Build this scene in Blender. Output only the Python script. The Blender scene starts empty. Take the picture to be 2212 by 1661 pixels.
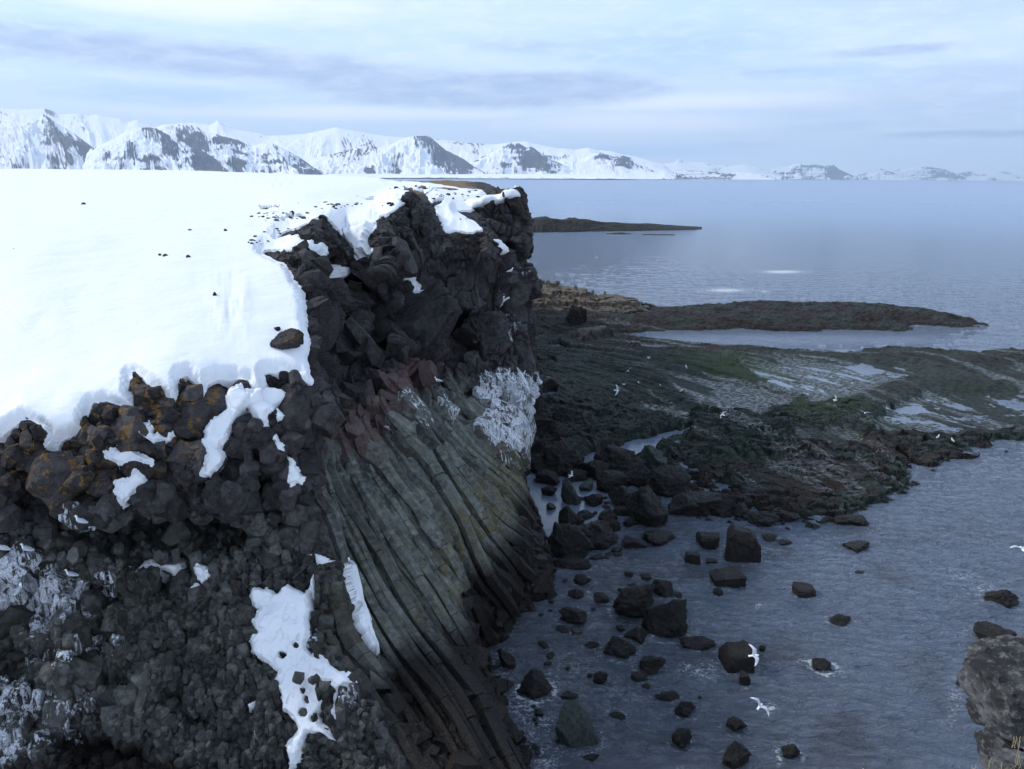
import bpy, math, random
import numpy as np
from mathutils import Matrix, Vector

Q = 1.0            # mesh density factor
rng = np.random.default_rng(7)
random.seed(7)
C = bpy.context.scene.collection
sc = bpy.context.scene

# ------------------------------------------------------------------ camera
H = 16.0
F = 1700.0                       # focal length in units of a 2212 x 1661 picture
PITCH = math.radians(14.72)
ROLL = math.radians(0.30)
fw = np.array([0, math.cos(PITCH), -math.sin(PITCH)])
r0 = np.array([1.0, 0, 0]); u0 = np.array([0, math.sin(PITCH), math.cos(PITCH)])
rt = math.cos(ROLL) * r0 + math.sin(ROLL) * u0
up = -math.sin(ROLL) * r0 + math.cos(ROLL) * u0
cam_d = bpy.data.cameras.new('camera'); cam = bpy.data.objects.new('camera', cam_d); C.objects.link(cam)
cam_d.sensor_width = 36; cam_d.lens = 36 * F / 2212; cam_d.clip_start = 0.1; cam_d.clip_end = 200000
M = Matrix.Identity(4)
for i in range(3):
    M[i][0] = rt[i]; M[i][1] = up[i]; M[i][2] = -fw[i]
M[2][3] = H
cam.matrix_world = M
sc.camera = cam


def ray(x, y):
    a = (x - 1106) / F; b = -(y - 830.5) / F
    return fw + a * rt + b * up


def atY(x, y, Y):
    d = ray(x, y); s = Y / d[1]
    return np.array([0, 0, H]) + s * d


def atZ(x, y, z=0.0):
    d = ray(x, y); s = (z - H) / d[2]
    return np.array([0, 0, H]) + s * d


def proj(P):
    q = P - np.array([0, 0, H])
    d = q @ fw
    d = np.where(np.abs(d) < 1e-3, 1e-3, d)
    return 1106 + F * (q @ rt) / d, 830.5 - F * (q @ up) / d


# ------------------------------------------------------------------ world
SUN_EL, SUN_AZ = math.radians(38), math.radians(-75)      # azimuth from +Y, clockwise
w = bpy.data.worlds.new("World"); sc.world = w; w.use_nodes = True
sc.view_settings.view_transform = 'Standard'; sc.view_settings.look = 'None'
sc.view_settings.exposure = 0.7; sc.view_settings.gamma = 1.0


class NT:
    """small helper to write node trees"""
    def __init__(s, tree): s.t = tree; tree.nodes.clear()

    def n(s, typ, **kw):
        nd = s.t.nodes.new(typ)
        for k, v in kw.items():
            if k == 'i':
                for kk, vv in v.items():
                    s.put(nd.inputs[kk], vv)
            else:
                setattr(nd, k, v)
        return nd

    def put(s, sock, v):
        if isinstance(v, bpy.types.NodeSocket): s.t.links.new(v, sock)
        elif hasattr(v, 'outputs'): s.t.links.new(v.outputs[0], sock)
        elif isinstance(v, (tuple, list)) and len(v) == 3 and sock.type == 'RGBA': sock.default_value = (*v, 1)
        else: sock.default_value = v

    def m(s, op, a, b=0.0, c=0.0, clamp=False):
        nd = s.n('ShaderNodeMath', operation=op, use_clamp=clamp)
        s.put(nd.inputs[0], a); s.put(nd.inputs[1], b); s.put(nd.inputs[2], c)
        return nd.outputs[0]

    def mix(s, f, a, b, bt='MIX'):
        nd = s.n('ShaderNodeMix', data_type='RGBA', blend_type=bt)
        s.put(nd.inputs[0], f); s.put(nd.inputs[6], a); s.put(nd.inputs[7], b)
        return nd.outputs[2]

    def ss(s, v, lo, hi, a=0.0, b=1.0):
        nd = s.n('ShaderNodeMapRange', interpolation_type='SMOOTHSTEP')
        for k, x in enumerate((v, lo, hi, a, b)): s.put(nd.inputs[k], x)
        return nd.outputs[0]

    def vec(s, v, scale=(1, 1, 1), loc=(0, 0, 0), rot=(0, 0, 0)):
        nd = s.n('ShaderNodeMapping'); s.put(nd.inputs[0], v)
        nd.inputs['Scale'].default_value = scale; nd.inputs['Location'].default_value = loc; nd.inputs['Rotation'].default_value = rot
        return nd.outputs[0]

    def noise(s, v, scale, detail=6, rough=0.55, dist=0.0):
        nd = s.n('ShaderNodeTexNoise'); s.put(nd.inputs['Vector'], v)
        nd.inputs['Scale'].default_value = scale; nd.inputs['Detail'].default_value = detail
        nd.inputs['Roughness'].default_value = rough; nd.inputs['Distortion'].default_value = dist
        return nd.outputs[0]

    def attr(s, name):
        return s.n('ShaderNodeAttribute', attribute_name=name)


def build_world():
    t = NT(w.node_tree)
    out = t.n('ShaderNodeOutputWorld'); bg = t.n('ShaderNodeBackground')
    bg.inputs[1].default_value = 0.1
    sky = t.n('ShaderNodeTexSky', sky_type='NISHITA')
    sky.sun_disc = False; sky.sun_elevation = SUN_EL; sky.sun_rotation = SUN_AZ
    sky.air_density = 1.0; sky.dust_density = 0.6; sky.ozone_density = 1.5
    tc = t.n('ShaderNodeTexCoord').outputs['Generated']
    sp = t.n('ShaderNodeSeparateXYZ'); t.put(sp.inputs[0], tc)
    x, y, z = sp.outputs
    az = t.m('MULTIPLY', t.m('ARCTAN2', x, y), 57.29578)
    el = t.m('MULTIPLY', t.m('ARCSINE', z), 57.29578)
    # wide thin overcast: noise on a horizontal plane high above
    zz = t.m('ADD', t.m('MAXIMUM', z, 0.0), 0.10)
    cb = t.n('ShaderNodeCombineXYZ'); t.put(cb.inputs[0], t.m('DIVIDE', x, zz)); t.put(cb.inputs[1], t.m('DIVIDE', y, zz))
    pl = cb.outputs[0]
    n1 = t.noise(t.vec(pl, (0.55, 0.9, 1), rot=(0, 0, 0.25)), 1.0, 9, 0.6, 0.5)
    n2 = t.noise(t.vec(pl, (0.25, 0.6, 1), loc=(3.1, 1.7, 0)), 1.0, 5, 0.5, 0.5)
    cx = t.n('ShaderNodeCombineXYZ'); t.put(cx.inputs[0], t.m('MULTIPLY', az, 0.09)); t.put(cx.inputs[1], t.m('MULTIPLY', el, 0.55))
    wn = t.noise(cx.outputs[0], 1.0, 8, 0.6, 0.4)
    wn2 = t.noise(t.vec(cx.outputs[0], (2.3, 1.6, 1), loc=(7, 3, 0)), 1.0, 6, 0.6)

    def blob(a0, e0, wa, he, soft=0.5, tilt=0.0, nz=1.1):
        da = t.m('SUBTRACT', az, a0)
        de = t.m('SUBTRACT', t.m('SUBTRACT', el, e0), t.m('MULTIPLY', da, tilt))
        q = t.m('ADD', t.m('POWER', t.m('ABSOLUTE', t.m('DIVIDE', da, wa)), 2.0), t.m('POWER', t.m('ABSOLUTE', t.m('DIVIDE', de, he)), 2.0))
        q = t.m('SQRT', q)
        q = t.m('ADD', q, t.m('MULTIPLY', t.m('SUBTRACT', wn, 0.5), nz))
        q = t.m('ADD', q, t.m('MULTIPLY', t.m('SUBTRACT', wn2, 0.5), nz * 0.6))
        return t.ss(q, 1.0 + soft * 0.3, 1.0 - soft, 0.0, 1.0)

    def mx(*a):
        r = a[0]
        for b in a[1:]: r = t.m('MAXIMUM', r, b)
        return r
    skyc = t.mix(0.85, sky, (4.2, 5.9, 8.3))
    thin = t.ss(t.m('ADD', t.m('MULTIPLY', n1, 0.6), t.m('MULTIPLY', n2, 0.4)), 0.36, 0.56)
    low = t.ss(el, 7.0, 0.5, 0.0, 0.75)
    veil = t.m('MAXIMUM', thin, low)
    col = t.mix(t.m('MULTIPLY', veil, 0.62), skyc, (5.4, 6.35, 8.1))
    col = t.mix(t.ss(el, 5.0, 0.0, 0.0, .75), col, (6.4, 7.3, 8.6))
    # bright bands
    white = mx(blob(-22, 10.8, 17, 1.5, 0.8), blob(-14, 4.2, 16, 0.6, 0.8), blob(14, 5.0, 15, 0.7, 0.9, nz=1.5), blob(-10, 4.2, 16, 0.6, 0.9), blob(8, 3.6, 12, 0.8, 0.9))
    col = t.mix(t.m('MULTIPLY', white, 0.9), col, (7.2, 7.7, 8.5))
    # pale blue openings
    gap = mx(blob(11, 8.4, 10, 1.9, 0.9, 0.03), blob(-32, 11.8, 3.5, 0.7, 0.8), blob(-22, 4.9, 9, 0.9, 0.9), blob(-5, 12.7, 7, 0.8, 0.9), blob(7, 1.8, 10, 0.6, .9), blob(17, 6.7, 7, 0.6, .9))
    col = t.mix(t.m('MULTIPLY', gap, 0.95), col, (3.6, 5.15, 7.3))
    # grey lavender banks
    grey = mx(blob(-20, 7.1, 22, 1.3, 0.6, -0.045, 1.0), blob(-2, 5.8, 14, 1.35, 0.34, 0.012, 0.75), t.m('MULTIPLY', blob(24, 7.7, 4.6, 0.35, 0.6, 0.02, 0.9), 0.8), t.m('MULTIPLY', blob(16.6, 6.7, 2.2, 0.25, 0.7, 0.06, 0.8), .7),
              t.m('MULTIPLY', blob(29, 4.9, 15, 1.8, 0.9, 0.02, 1.5), 0.55), blob(29, 2.7, 6.5, 0.3, 0.8, 0.0, 0.6), t.m('MULTIPLY', blob(28, 10.5, 12, 2.0, 0.9), 0.35), t.m('MULTIPLY', blob(21.5, 3.4, 4, 0.45, 0.8, 0.04), 0.45),
              t.m('MULTIPLY', blob(1, 8.5, 5.0, 0.55, .9, -0.03), .5), t.m('MULTIPLY', blob(16, 2.2, 3, 0.22, 0.8), 0.5))
    col = t.mix(t.m('MULTIPLY', grey, 0.95), col, t.mix(t.ss(wn2, .35, .65), (2.8, 3.7, 5.5), (3.6, 4.5, 6.4)))
    fine = t.noise(t.vec(cx.outputs[0], (3.5, 2.6, 1), loc=(1, 9, 0)), 1.0, 8, 0.65, .5)
    col = t.mix(t.ss(fine, .42, .72, 0, .38), col, (6.9, 7.3, 8.1))
    t.put(bg.inputs[0], col)
    t.put(out.inputs[0], bg)


build_world()
sd = bpy.data.lights.new('sun', 'SUN'); sun = bpy.data.objects.new('sun', sd); C.objects.link(sun)
sd.energy = 2.2; sd.angle = math.radians(8); sd.color = (1, 0.95, 0.88)
sdir = Vector((math.sin(SUN_AZ) * math.cos(SUN_EL), math.cos(SUN_AZ) * math.cos(SUN_EL), math.sin(SUN_EL)))
sun.rotation_euler = sdir.to_track_quat('Z', 'Y').to_euler()

# ------------------------------------------------------------------ numpy noise
_perm = rng.integers(0, 1 << 30, 4096).astype(np.int64)


def hsh(i, j, k, seed=0):
    h = (i * 73856093) ^ (j * 19349663) ^ (k * 83492791) ^ (seed * 2654435 + 12345)
    h = (h ^ (h >> 13)) * 1274126177
    return (h ^ (h >> 16)) & 0xFFFFFFF


def rnd(h, s=0):
    h = (h + s * 7919 * 131) & 0xFFFFFFF
    h = ((h ^ (h >> 11)) * 2246822519) & 0xFFFFFFFF
    h = ((h ^ (h >> 15)) * 3266489917) & 0xFFFFFFFF
    return (((h ^ (h >> 13)) & 0xFFFFF) / float(0xFFFFF)).astype(np.float32)


def vnoise(x, y, z=None, seed=0):
    if z is None: z = np.zeros_like(x)
    xi = np.floor(x).astype(np.int64); yi = np.floor(y).astype(np.int64); zi = np.floor(z).astype(np.int64)
    fx = (x - xi); fy = (y - yi); fz = (z - zi)
    fx = fx * fx * (3 - 2 * fx); fy = fy * fy * (3 - 2 * fy); fz = fz * fz * (3 - 2 * fz)
    r = 0
    for a in (0, 1):
        for b in (0, 1):
            for c in (0, 1):
                v = rnd(hsh(xi + a, yi + b, zi + c, seed))
                r = r + v * (fx if a else 1 - fx) * (fy if b else 1 - fy) * (fz if c else 1 - fz)
    return r * 2 - 1


def fbm(x, y, z=None, oct=4, seed=0, gain=0.5, ridged=False):
    if z is None: z = np.zeros_like(x)
    r = 0; a = 1.0; t = 0
    for o in range(oct):
        f = 2.03 ** o
        n = vnoise(x * f + o * 17.3, y * f - o * 9.1, z * f + o * 5.7, seed + o)
        if ridged: n = 1 - 2 * np.abs(n)
        r = r + n * a; t += a; a *= gain
    return r / t


def voro(x, y, z, seed=0, jit=0.9, box=0.0):
    """3D Voronoi: F1, F2, cell hash, offset vector to the cell centre"""
    xi = np.floor(x).astype(np.int64); yi = np.floor(y).astype(np.int64); zi = np.floor(z).astype(np.int64)
    n = len(x)
    F1 = np.full(n, 9.0, np.float32); F2 = F1.copy(); hc = np.zeros(n, np.int64)
    ox = np.zeros(n, np.float32); oy = ox.copy(); oz = ox.copy()
    for a in (-1, 0, 1):
        for b in (-1, 0, 1):
            for c in (-1, 0, 1):
                h = hsh(xi + a, yi + b, zi + c, seed)
                dx = (x - (xi + a + 0.5 + jit * (rnd(h, 1) - 0.5))).astype(np.float32)
                dy = (y - (yi + b + 0.5 + jit * (rnd(h, 2) - 0.5))).astype(np.float32)
                dz = (z - (zi + c + 0.5 + jit * (rnd(h, 3) - 0.5))).astype(np.float32)
                d = np.sqrt(dx * dx + dy * dy + dz * dz)
                if box: d = d * (1 - box) + box * np.maximum(np.maximum(np.abs(dx), np.abs(dy)), np.abs(dz)) * 1.3
                m1 = d < F1
                F2 = np.where(m1, F1, np.minimum(F2, d))
                F1 = np.where(m1, d, F1); hc = np.where(m1, h, hc)
                ox = np.where(m1, dx, ox); oy = np.where(m1, dy, oy); oz = np.where(m1, dz, oz)
    return F1, F2, hc, ox, oy, oz


def blocky(x, y, z, seed, off=.8, tilt=.9, groove=.12, split=.5, sub=2.3, box=.6):
    """jointed rock: cells with their own height and tilt, some of them broken into smaller ones"""
    F1, F2, h, ox, oy, oz = voro(x, y, z, seed, .95, box)
    d = off * (rnd(h, 5) - .5) + tilt * ((rnd(h, 6) - .5) * ox + (rnd(h, 7) - .5) * oy + (rnd(h, 8) - .5) * oz) - groove * np.exp(-(F2 - F1) / .035)
    G1, G2, g, px, py, pz = voro(x * sub + rnd(h, 1) * 3, y * sub, z * sub + rnd(h, 2), seed + 1, .95, box)
    s = (rnd(h, 3) < split) * 1.0 + .25
    d = d + s / sub * (off * (rnd(g, 5) - .5) * .9 + tilt * ((rnd(g, 6) - .5) * px + (rnd(g, 7) - .5) * py + (rnd(g, 8) - .5) * pz) - groove * 1.2 * np.exp(-(G2 - G1) / .05) * (s > 1))
    t = .72 + .38 * rnd(h, 9) + .25 * (rnd(g, 9) - .3) * np.minimum(s, 1)
    return d, t


def sstep(a, b, x):
    t = np.clip((x - a) / (b - a), 0, 1)
    return t * t * (3 - 2 * t)


def poly_sd(px, py, poly):
    """signed distance (positive inside) to a polygon"""
    poly = np.asarray(poly, float)
    x0, y0 = poly.min(0) - 60; x1, y1 = poly.max(0) + 60
    out = np.full(px.shape, -60.0)
    sel = (px > x0) & (px < x1) & (py > y0) & (py < y1)
    X = px[sel]; Y = py[sel]
    d = np.full(X.shape, 1e9); ins = np.zeros(X.shape, bool)
    for i in range(len(poly)):
        ax, ay = poly[i]; bx, by = poly[(i + 1) % len(poly)]
        ex, ey = bx - ax, by - ay
        t = np.clip(((X - ax) * ex + (Y - ay) * ey) / (ex * ex + ey * ey + 1e-9), 0, 1)
        d = np.minimum(d, (X - ax - t * ex) ** 2 + (Y - ay - t * ey) ** 2)
        if ay != by:
            cr = ((ay > Y) != (by > Y)) & (X < (bx - ax) * (Y - ay) / (by - ay) + ax)
            ins ^= cr
    out[sel] = np.sqrt(d) * np.where(ins, 1, -1)
    return out


def line_d(px, py, pts):
    d = np.full(px.shape, 1e9)
    for (ax, ay), (bx, by) in zip(pts[:-1], pts[1:]):
        ex, ey = bx - ax, by - ay
        t = np.clip(((px - ax) * ex + (py - ay) * ey) / (ex * ex + ey * ey + 1e-9), 0, 1)
        d = np.minimum(d, (px - ax - t * ex) ** 2 + (py - ay - t * ey) ** 2)
    return np.sqrt(d)


# ------------------------------------------------------------------ mesh helpers
def mesh_obj(name, V, Fc, mat, smooth=False, parent=None, attrs=None):
    me = bpy.data.meshes.new(name)
    V = np.asarray(V, np.float32); Fc = np.asarray(Fc, np.int32)
    k = Fc.shape[1]
    me.vertices.add(len(V)); me.vertices.foreach_set('co', V.ravel())
    me.loops.add(Fc.size); me.loops.foreach_set('vertex_index', Fc.ravel())
    me.polygons.add(len(Fc)); me.polygons.foreach_set('loop_start', np.arange(0, Fc.size, k, dtype=np.int32))
    me.polygons.foreach_set('use_smooth', np.full(len(Fc), smooth))
    me.update(calc_edges=True)
    for nm, arr in (attrs or {}).items():
        a = me.attributes.new(nm, 'FLOAT', 'POINT'); a.data.foreach_set('value', np.asarray(arr, np.float32).ravel())
    if mat: me.materials.append(mat)
    o = bpy.data.objects.new(name, me); C.objects.link(o)
    if parent: o.parent = parent
    return o


def grid_faces(nv, nu):
    i = np.arange(nv * nu).reshape(nv, nu)
    return np.stack([i[:-1, :-1], i[:-1, 1:], i[1:, 1:], i[1:, :-1]], -1).reshape(-1, 4)


def sub_mesh(V, Fc, keep, attrs=None):
    """keep only faces with all vertices kept"""
    fk = keep[Fc].any(1)
    F2 = Fc[fk]; used = np.unique(F2)
    mp = np.zeros(len(V), np.int64); mp[used] = np.arange(len(used))
    return V[used], mp[F2], used


def biggest(V, Fc):
    lab = np.arange(len(V))
    for _ in range(3000):
        m = lab[Fc].min(1); new = lab.copy(); np.minimum.at(new, Fc.ravel(), np.repeat(m, Fc.shape[1])); new = new[new]
        if (new == lab).all(): break
        lab = new
    ids, n = np.unique(lab, return_counts=True)
    k = lab == ids[np.argmax(n)]
    v, f, _ = sub_mesh(V, Fc[k[Fc].all(1)], np.ones(len(V), bool))
    return v, f


def tag(o, label=None, cat=None, group=None, kind=None):
    if label: o['label'] = label
    if cat: o['category'] = cat
    if group: o['group'] = group
    if kind: o['kind'] = kind
    return o


def grid_normals(P):
    du = np.gradient(P, axis=1); dv = np.gradient(P, axis=0)
    n = np.cross(du, dv); n /= np.linalg.norm(n, axis=2, keepdims=True) + 1e-9
    return n


def blur(a, r):
    """separable box blur, twice"""
    if r < 1: return a
    for _ in range(2):
        for ax in (0, 1):
            p = np.pad(a, [(r + 1, r) if k == ax else (0, 0) for k in (0, 1)], mode='edge')
            c = np.cumsum(p, axis=ax)
            n = a.shape[ax]
            hi = np.take(c, np.arange(2 * r + 1, 2 * r + 1 + n), axis=ax); lo = np.take(c, np.arange(0, n), axis=ax)
            a = (hi - lo) / (2 * r + 1)
    return a


# ------------------------------------------------------------------ materials
def new_mat(name):
    m = bpy.data.materials.new(name); m.use_nodes = True
    t = NT(m.node_tree); out = t.n('ShaderNodeOutputMaterial'); p = t.n('ShaderNodeBsdfPrincipled')
    t.put(out.inputs[0], p)
    return m, t, p


def bump(t, p, h, strength=0.5, dist=0.05, prev=None):
    b = t.n('ShaderNodeBump'); b.inputs['Strength'].default_value = strength; b.inputs['Distance'].default_value = dist
    t.put(b.inputs['Height'], h)
    if prev is not None: t.put(b.inputs['Normal'], prev)
    if p is not None: t.put(p.inputs['Normal'], b)
    return b.outputs[0]


def rock_material():
    m, t, p = new_mat('basalt')
    co = t.n('ShaderNodeTexCoord').outputs['Object']
    n1 = t.noise(co, 0.7, 6, 0.6, 0.3); n2 = t.noise(co, 5.0, 8, 0.65); n3 = t.noise(co, 22.0, 6, 0.7)
    base = t.mix(t.ss(n1, 0.35, 0.65), (0.015, 0.0138, 0.0145), (0.043, 0.039, 0.041))
    base = t.mix(t.ss(n2, 0.35, 0.75), base, (0.068, 0.062, 0.064))
    base = t.mix(t.m('MULTIPLY', t.ss(n3, 0.5, 0.72), 0.5), base, (0.108, 0.1, 0.1))
    vt = t.attr('tone').outputs['Fac']
    base = t.mix(1.0, base, t.n('ShaderNodeCombineXYZ', i={0: vt, 1: vt, 2: vt}), 'MULTIPLY')
    fan = t.attr('fan').outputs['Fac']
    fanc = t.mix(t.ss(n1, 0.35, 0.65), (0.048, 0.054, 0.049), (0.112, 0.12, 0.107))
    fanc = t.mix(t.m('MULTIPLY', t.ss(n2, 0.4, 0.7), 0.6), fanc, (0.24, 0.245, 0.22))
    fanc = t.mix(1.0, fanc, t.n('ShaderNodeCombineXYZ', i={0: vt, 1: vt, 2: vt}), 'MULTIPLY')
    base = t.mix(fan, base, fanc)
    red = t.attr('red').outputs['Fac']
    base = t.mix(t.m('MULTIPLY', red, t.ss(n2, 0.3, 0.6, 0.35, 0.8)), base, (0.13, 0.075, 0.07))
    yel = t.attr('algae').outputs['Fac']
    ym = t.m('MULTIPLY', yel, t.ss(t.noise(co, 3.0, 8, 0.7), 0.44, 0.56))
    base = t.mix(t.m('MULTIPLY', ym, .8), base, t.mix(t.ss(n3, .4, .6), (0.075, 0.07, 0.03), (0.15, 0.125, 0.055)))
    lic = t.attr('lichen').outputs['Fac']
    lm = t.m('MULTIPLY', lic, t.ss(t.noise(co, 3.2, 9, 0.72, 0.4), 0.53, 0.60))
    base = t.mix(t.m('MULTIPLY', lm, .85), base, t.mix(t.ss(n3, 0.4, 0.6), (0.13, 0.06, 0.018), (0.22, 0.13, 0.03)))
    base = t.mix(t.attr('grass').outputs['Fac'], base, t.mix(t.ss(n2, .35, .65), (0.09, 0.06, 0.035), (0.25, 0.17, 0.11)))
    wd = t.attr('weed').outputs['Fac']
    wdc = t.mix(t.ss(n3, 0.45, 0.65), (0.006, 0.0055, 0.005), (0.035, 0.026, 0.021))
    base = t.mix(wd, base, wdc)
    gu = t.attr('guano').outputs['Fac']
    gn = t.noise(t.vec(co, (9, 9, .75)), 1.0, 8, 0.7, 0.2)
    gn2 = t.noise(co, 1.6, 5, 0.6)
    gm = t.m('ADD', t.m('ADD', gu, t.m('MULTIPLY', t.m('SUBTRACT', gn, 0.5), 3.6)), t.m('MULTIPLY', t.m('SUBTRACT', gn2, 0.5), 1.6))
    gm = t.m('MULTIPLY', t.ss(gm, 0.7, 1.02), t.ss(gu, 0.02, 0.2))
    base = t.mix(t.m('MULTIPLY', gm, .85), base, t.mix(t.ss(n3, .4, .6), (0.42, 0.44, 0.5), (0.8, 0.82, 0.88)))
    t.put(p.inputs['Base Color'], base)
    t.put(p.inputs['Roughness'], t.m('SUBTRACT', 0.85, t.m('MULTIPLY', wd, 0.35)))
    p.inputs['Specular IOR Level'].default_value = 0.16
    b = bump(t, None, t.noise(co, 3.5, 10, 0.7), 0.9, 0.16)
    cr = t.n('ShaderNodeTexVoronoi', feature='DISTANCE_TO_EDGE'); t.put(cr.inputs['Vector'], t.vec(t.n('ShaderNodeVectorMath', operation='ADD', i={0: co, 1: t.n('ShaderNodeTexNoise', i={'Vector': co, 'Scale': 1.3}).outputs[1]}).outputs[0], (1.2, 1.2, .8)))
    cr.inputs['Scale'].default_value = 1.0
    b = bump(t, None, t.m('MINIMUM', cr.outputs[0], 0.03), 0.6, 1.2, b)
    bump(t, p, t.noise(co, 30, 6, 0.75), 0.7, 0.03, b)
    return m


def snow_material():
    m, t, p = new_mat('snow')
    co = t.n('ShaderNodeTexCoord').outputs['Object']
    p.inputs['Base Color'].default_value = (0.65, 0.665, 0.70, 1)
    p.inputs['Roughness'].default_value = 0.6
    p.inputs['Specular IOR Level'].default_value = 0.2
    b = bump(t, None, t.noise(t.vec(co, (1, 1, 1)), 1.2, 6, 0.55), 0.35, 0.12)
    b = bump(t, None, t.noise(t.vec(co, (.5, 1.8, 1), rot=(0, 0, .4)), 2.5, 7, 0.6, .5), 0.35, 0.08, b)
    bump(t, p, t.noise(co, 14, 5, 0.6), 0.3, 0.02, b)
    return m


ROCK = rock_material(); SNOW = snow_material()

# ------------------------------------------------------------------ the cliff: one sheet laid over a net of surveyed points
COLS = [  # (x, y, Y) : picture position and forward distance in metres, from the far crest down to the foot
    [(-500, 366, 120), (-500, 405, 60), (-500, 470, 40), (-500, 560, 31), (-500, 650, 27.5), (-500, 750, 25), (-500, 860, 22.8), (-500, 985, 20.8), (-500, 1060, 20.2), (-500, 1160, 19.6), (-500, 1280, 19), (-500, 1420, 18.2), (-500, 1580, 17.4), (-500, 1850, 16)],
    [(0, 370, 120), (0, 405, 60), (0, 460, 40), (0, 540, 31), (0, 630, 27.5), (0, 720, 25), (0, 820, 22.8), (0, 915, 20.9), (0, 1000, 20.3), (0, 1110, 19.8), (0, 1240, 19.2), (0, 1390, 18.4), (0, 1560, 17.5), (0, 1850, 16)],
    [(200, 371, 118), (200, 406, 58), (200, 455, 40), (200, 530, 31.5), (200, 610, 28), (200, 690, 25.5), (200, 780, 23.4), (200, 872, 21.4), (200, 970, 20.6), (200, 1090, 19.8), (205, 1210, 20.2), (215, 1380, 18.8), (220, 1560, 17.7), (220, 1850, 16)],
    [(390, 374, 115), (400, 408, 55), (400, 455, 40), (400, 520, 32), (400, 590, 28.5), (400, 665, 26), (400, 740, 24), (400, 820, 22.2), (400, 930, 21.2), (400, 1060, 20.5), (400, 1190, 20.8), (400, 1370, 19.2), (410, 1550, 17.8), (430, 1850, 16)],
    [(550, 379, 110), (540, 412, 52), (530, 460, 39), (530, 515, 32.5), (525, 580, 29), (530, 655, 26.3), (540, 735, 24.3), (550, 815, 22.7), (550, 930, 21.6), (550, 1060, 21), (555, 1200, 20.8), (565, 1370, 19.2), (590, 1540, 17.8), (630, 1850, 16)],
    [(680, 384, 100), (640, 425, 46), (600, 485, 35), (590, 530, 31.5), (602, 562, 29.5), (640, 640, 27), (652, 740, 24.6), (667, 838, 22.8), (668, 930, 22.3), (672, 1060, 21.8), (682, 1200, 20.8), (720, 1400, 19), (800, 1560, 17.4), (900, 1850, 15.2)],
    [(790, 389, 92), (740, 420, 50), (705, 455, 39), (697, 470, 35), (695, 485, 33), (705, 600, 31), (700, 740, 29.2), (690, 860, 27.3), (695, 960, 26), (715, 1080, 24.2), (750, 1220, 22.2), (800, 1390, 20), (880, 1560, 17.8), (1000, 1850, 15)],
    [(850, 391, 88), (790, 415, 55), (750, 450, 41), (740, 475, 38), (745, 515, 36.5), (755, 610, 35.5), (765, 720, 33.5), (770, 830, 30), (770, 930, 27), (790, 1050, 25), (830, 1190, 23), (890, 1350, 20.6), (970, 1520, 18.3), (1080, 1850, 15)],
    [(900, 391, 85), (840, 412, 60), (800, 445, 43), (795, 465, 39), (808, 485, 36.5), (830, 600, 34.5), (840, 700, 33), (850, 800, 30.5), (862, 900, 28.3), (890, 1010, 26.2), (930, 1140, 24), (985, 1300, 21.8), (1060, 1530, 19.8), (1190, 1850, 15.4)],
    [(930, 391, 84), (870, 408, 61), (840, 430, 45), (838, 442, 40), (848, 455, 37.5), (864, 560, 36), (870, 670, 34.5), (888, 790, 31.6), (906, 890, 29.6), (938, 995, 27.6), (980, 1120, 25.7), (1030, 1300, 24.0), (1066, 1420, 24.1), (1150, 1570, 20.7)],
    [(960, 390, 82), (900, 405, 62), (880, 412, 48), (875, 417, 41), (885, 424, 39), (895, 520, 37.5), (900, 640, 36), (925, 780, 33), (950, 880, 31), (985, 980, 29), (1030, 1100, 27.2), (1075, 1240, 25.5), (1095, 1340, 25.6), (1120, 1430, 24.2)],
    [(1040, 394, 78), (980, 403, 66), (960, 425, 52), (960, 455, 44), (972, 502, 38.5), (985, 600, 37.5), (1000, 700, 36.4), (1020, 800, 34.8), (1045, 890, 33), (1075, 970, 31.5), (1110, 1060, 30), (1145, 1170, 28.6), (1160, 1270, 27.9), (1165, 1345, 27)],
    [(1072, 407, 72), (1060, 412, 66), (1040, 435, 54), (1040, 470, 46), (1055, 508, 38.5), (1075, 600, 38), (1092, 700, 37.2), (1108, 790, 36), (1118, 870, 35), (1124, 950, 33.5), (1134, 1040, 32), (1162, 1140, 30.5), (1186, 1225, 29.5), (1192, 1290, 28.4)],
    [(1076, 425, 74), (1072, 430, 68), (1065, 450, 58), (1070, 500, 50), (1096, 552, 41), (1122, 615, 40.5), (1135, 700, 39.5), (1140, 790, 39), (1141, 870, 38), (1139, 950, 37), (1137, 1030, 35.5), (1158, 1110, 34), (1166, 1170, 32.5), (1165, 1240, 31.8)],
]
net = np.array([[atY(*p) for p in col] for col in COLS])            # (cols, rows, 3)
last = net[-1].copy(); last[:, 0] -= 1.6; last[:, 1] += 9
net = np.concatenate([net, last[None]], 0)
back = net[:, :1].copy(); back[..., 1] *= 1.12; back[..., 2] -= 4.0
net = np.concatenate([back, net], 1)                                # rows now 0..14; crest = 1, tower edge = 5, near edge = 8
net = np.swapaxes(net, 0, 1)                                        # rows, cols, 3


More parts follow.
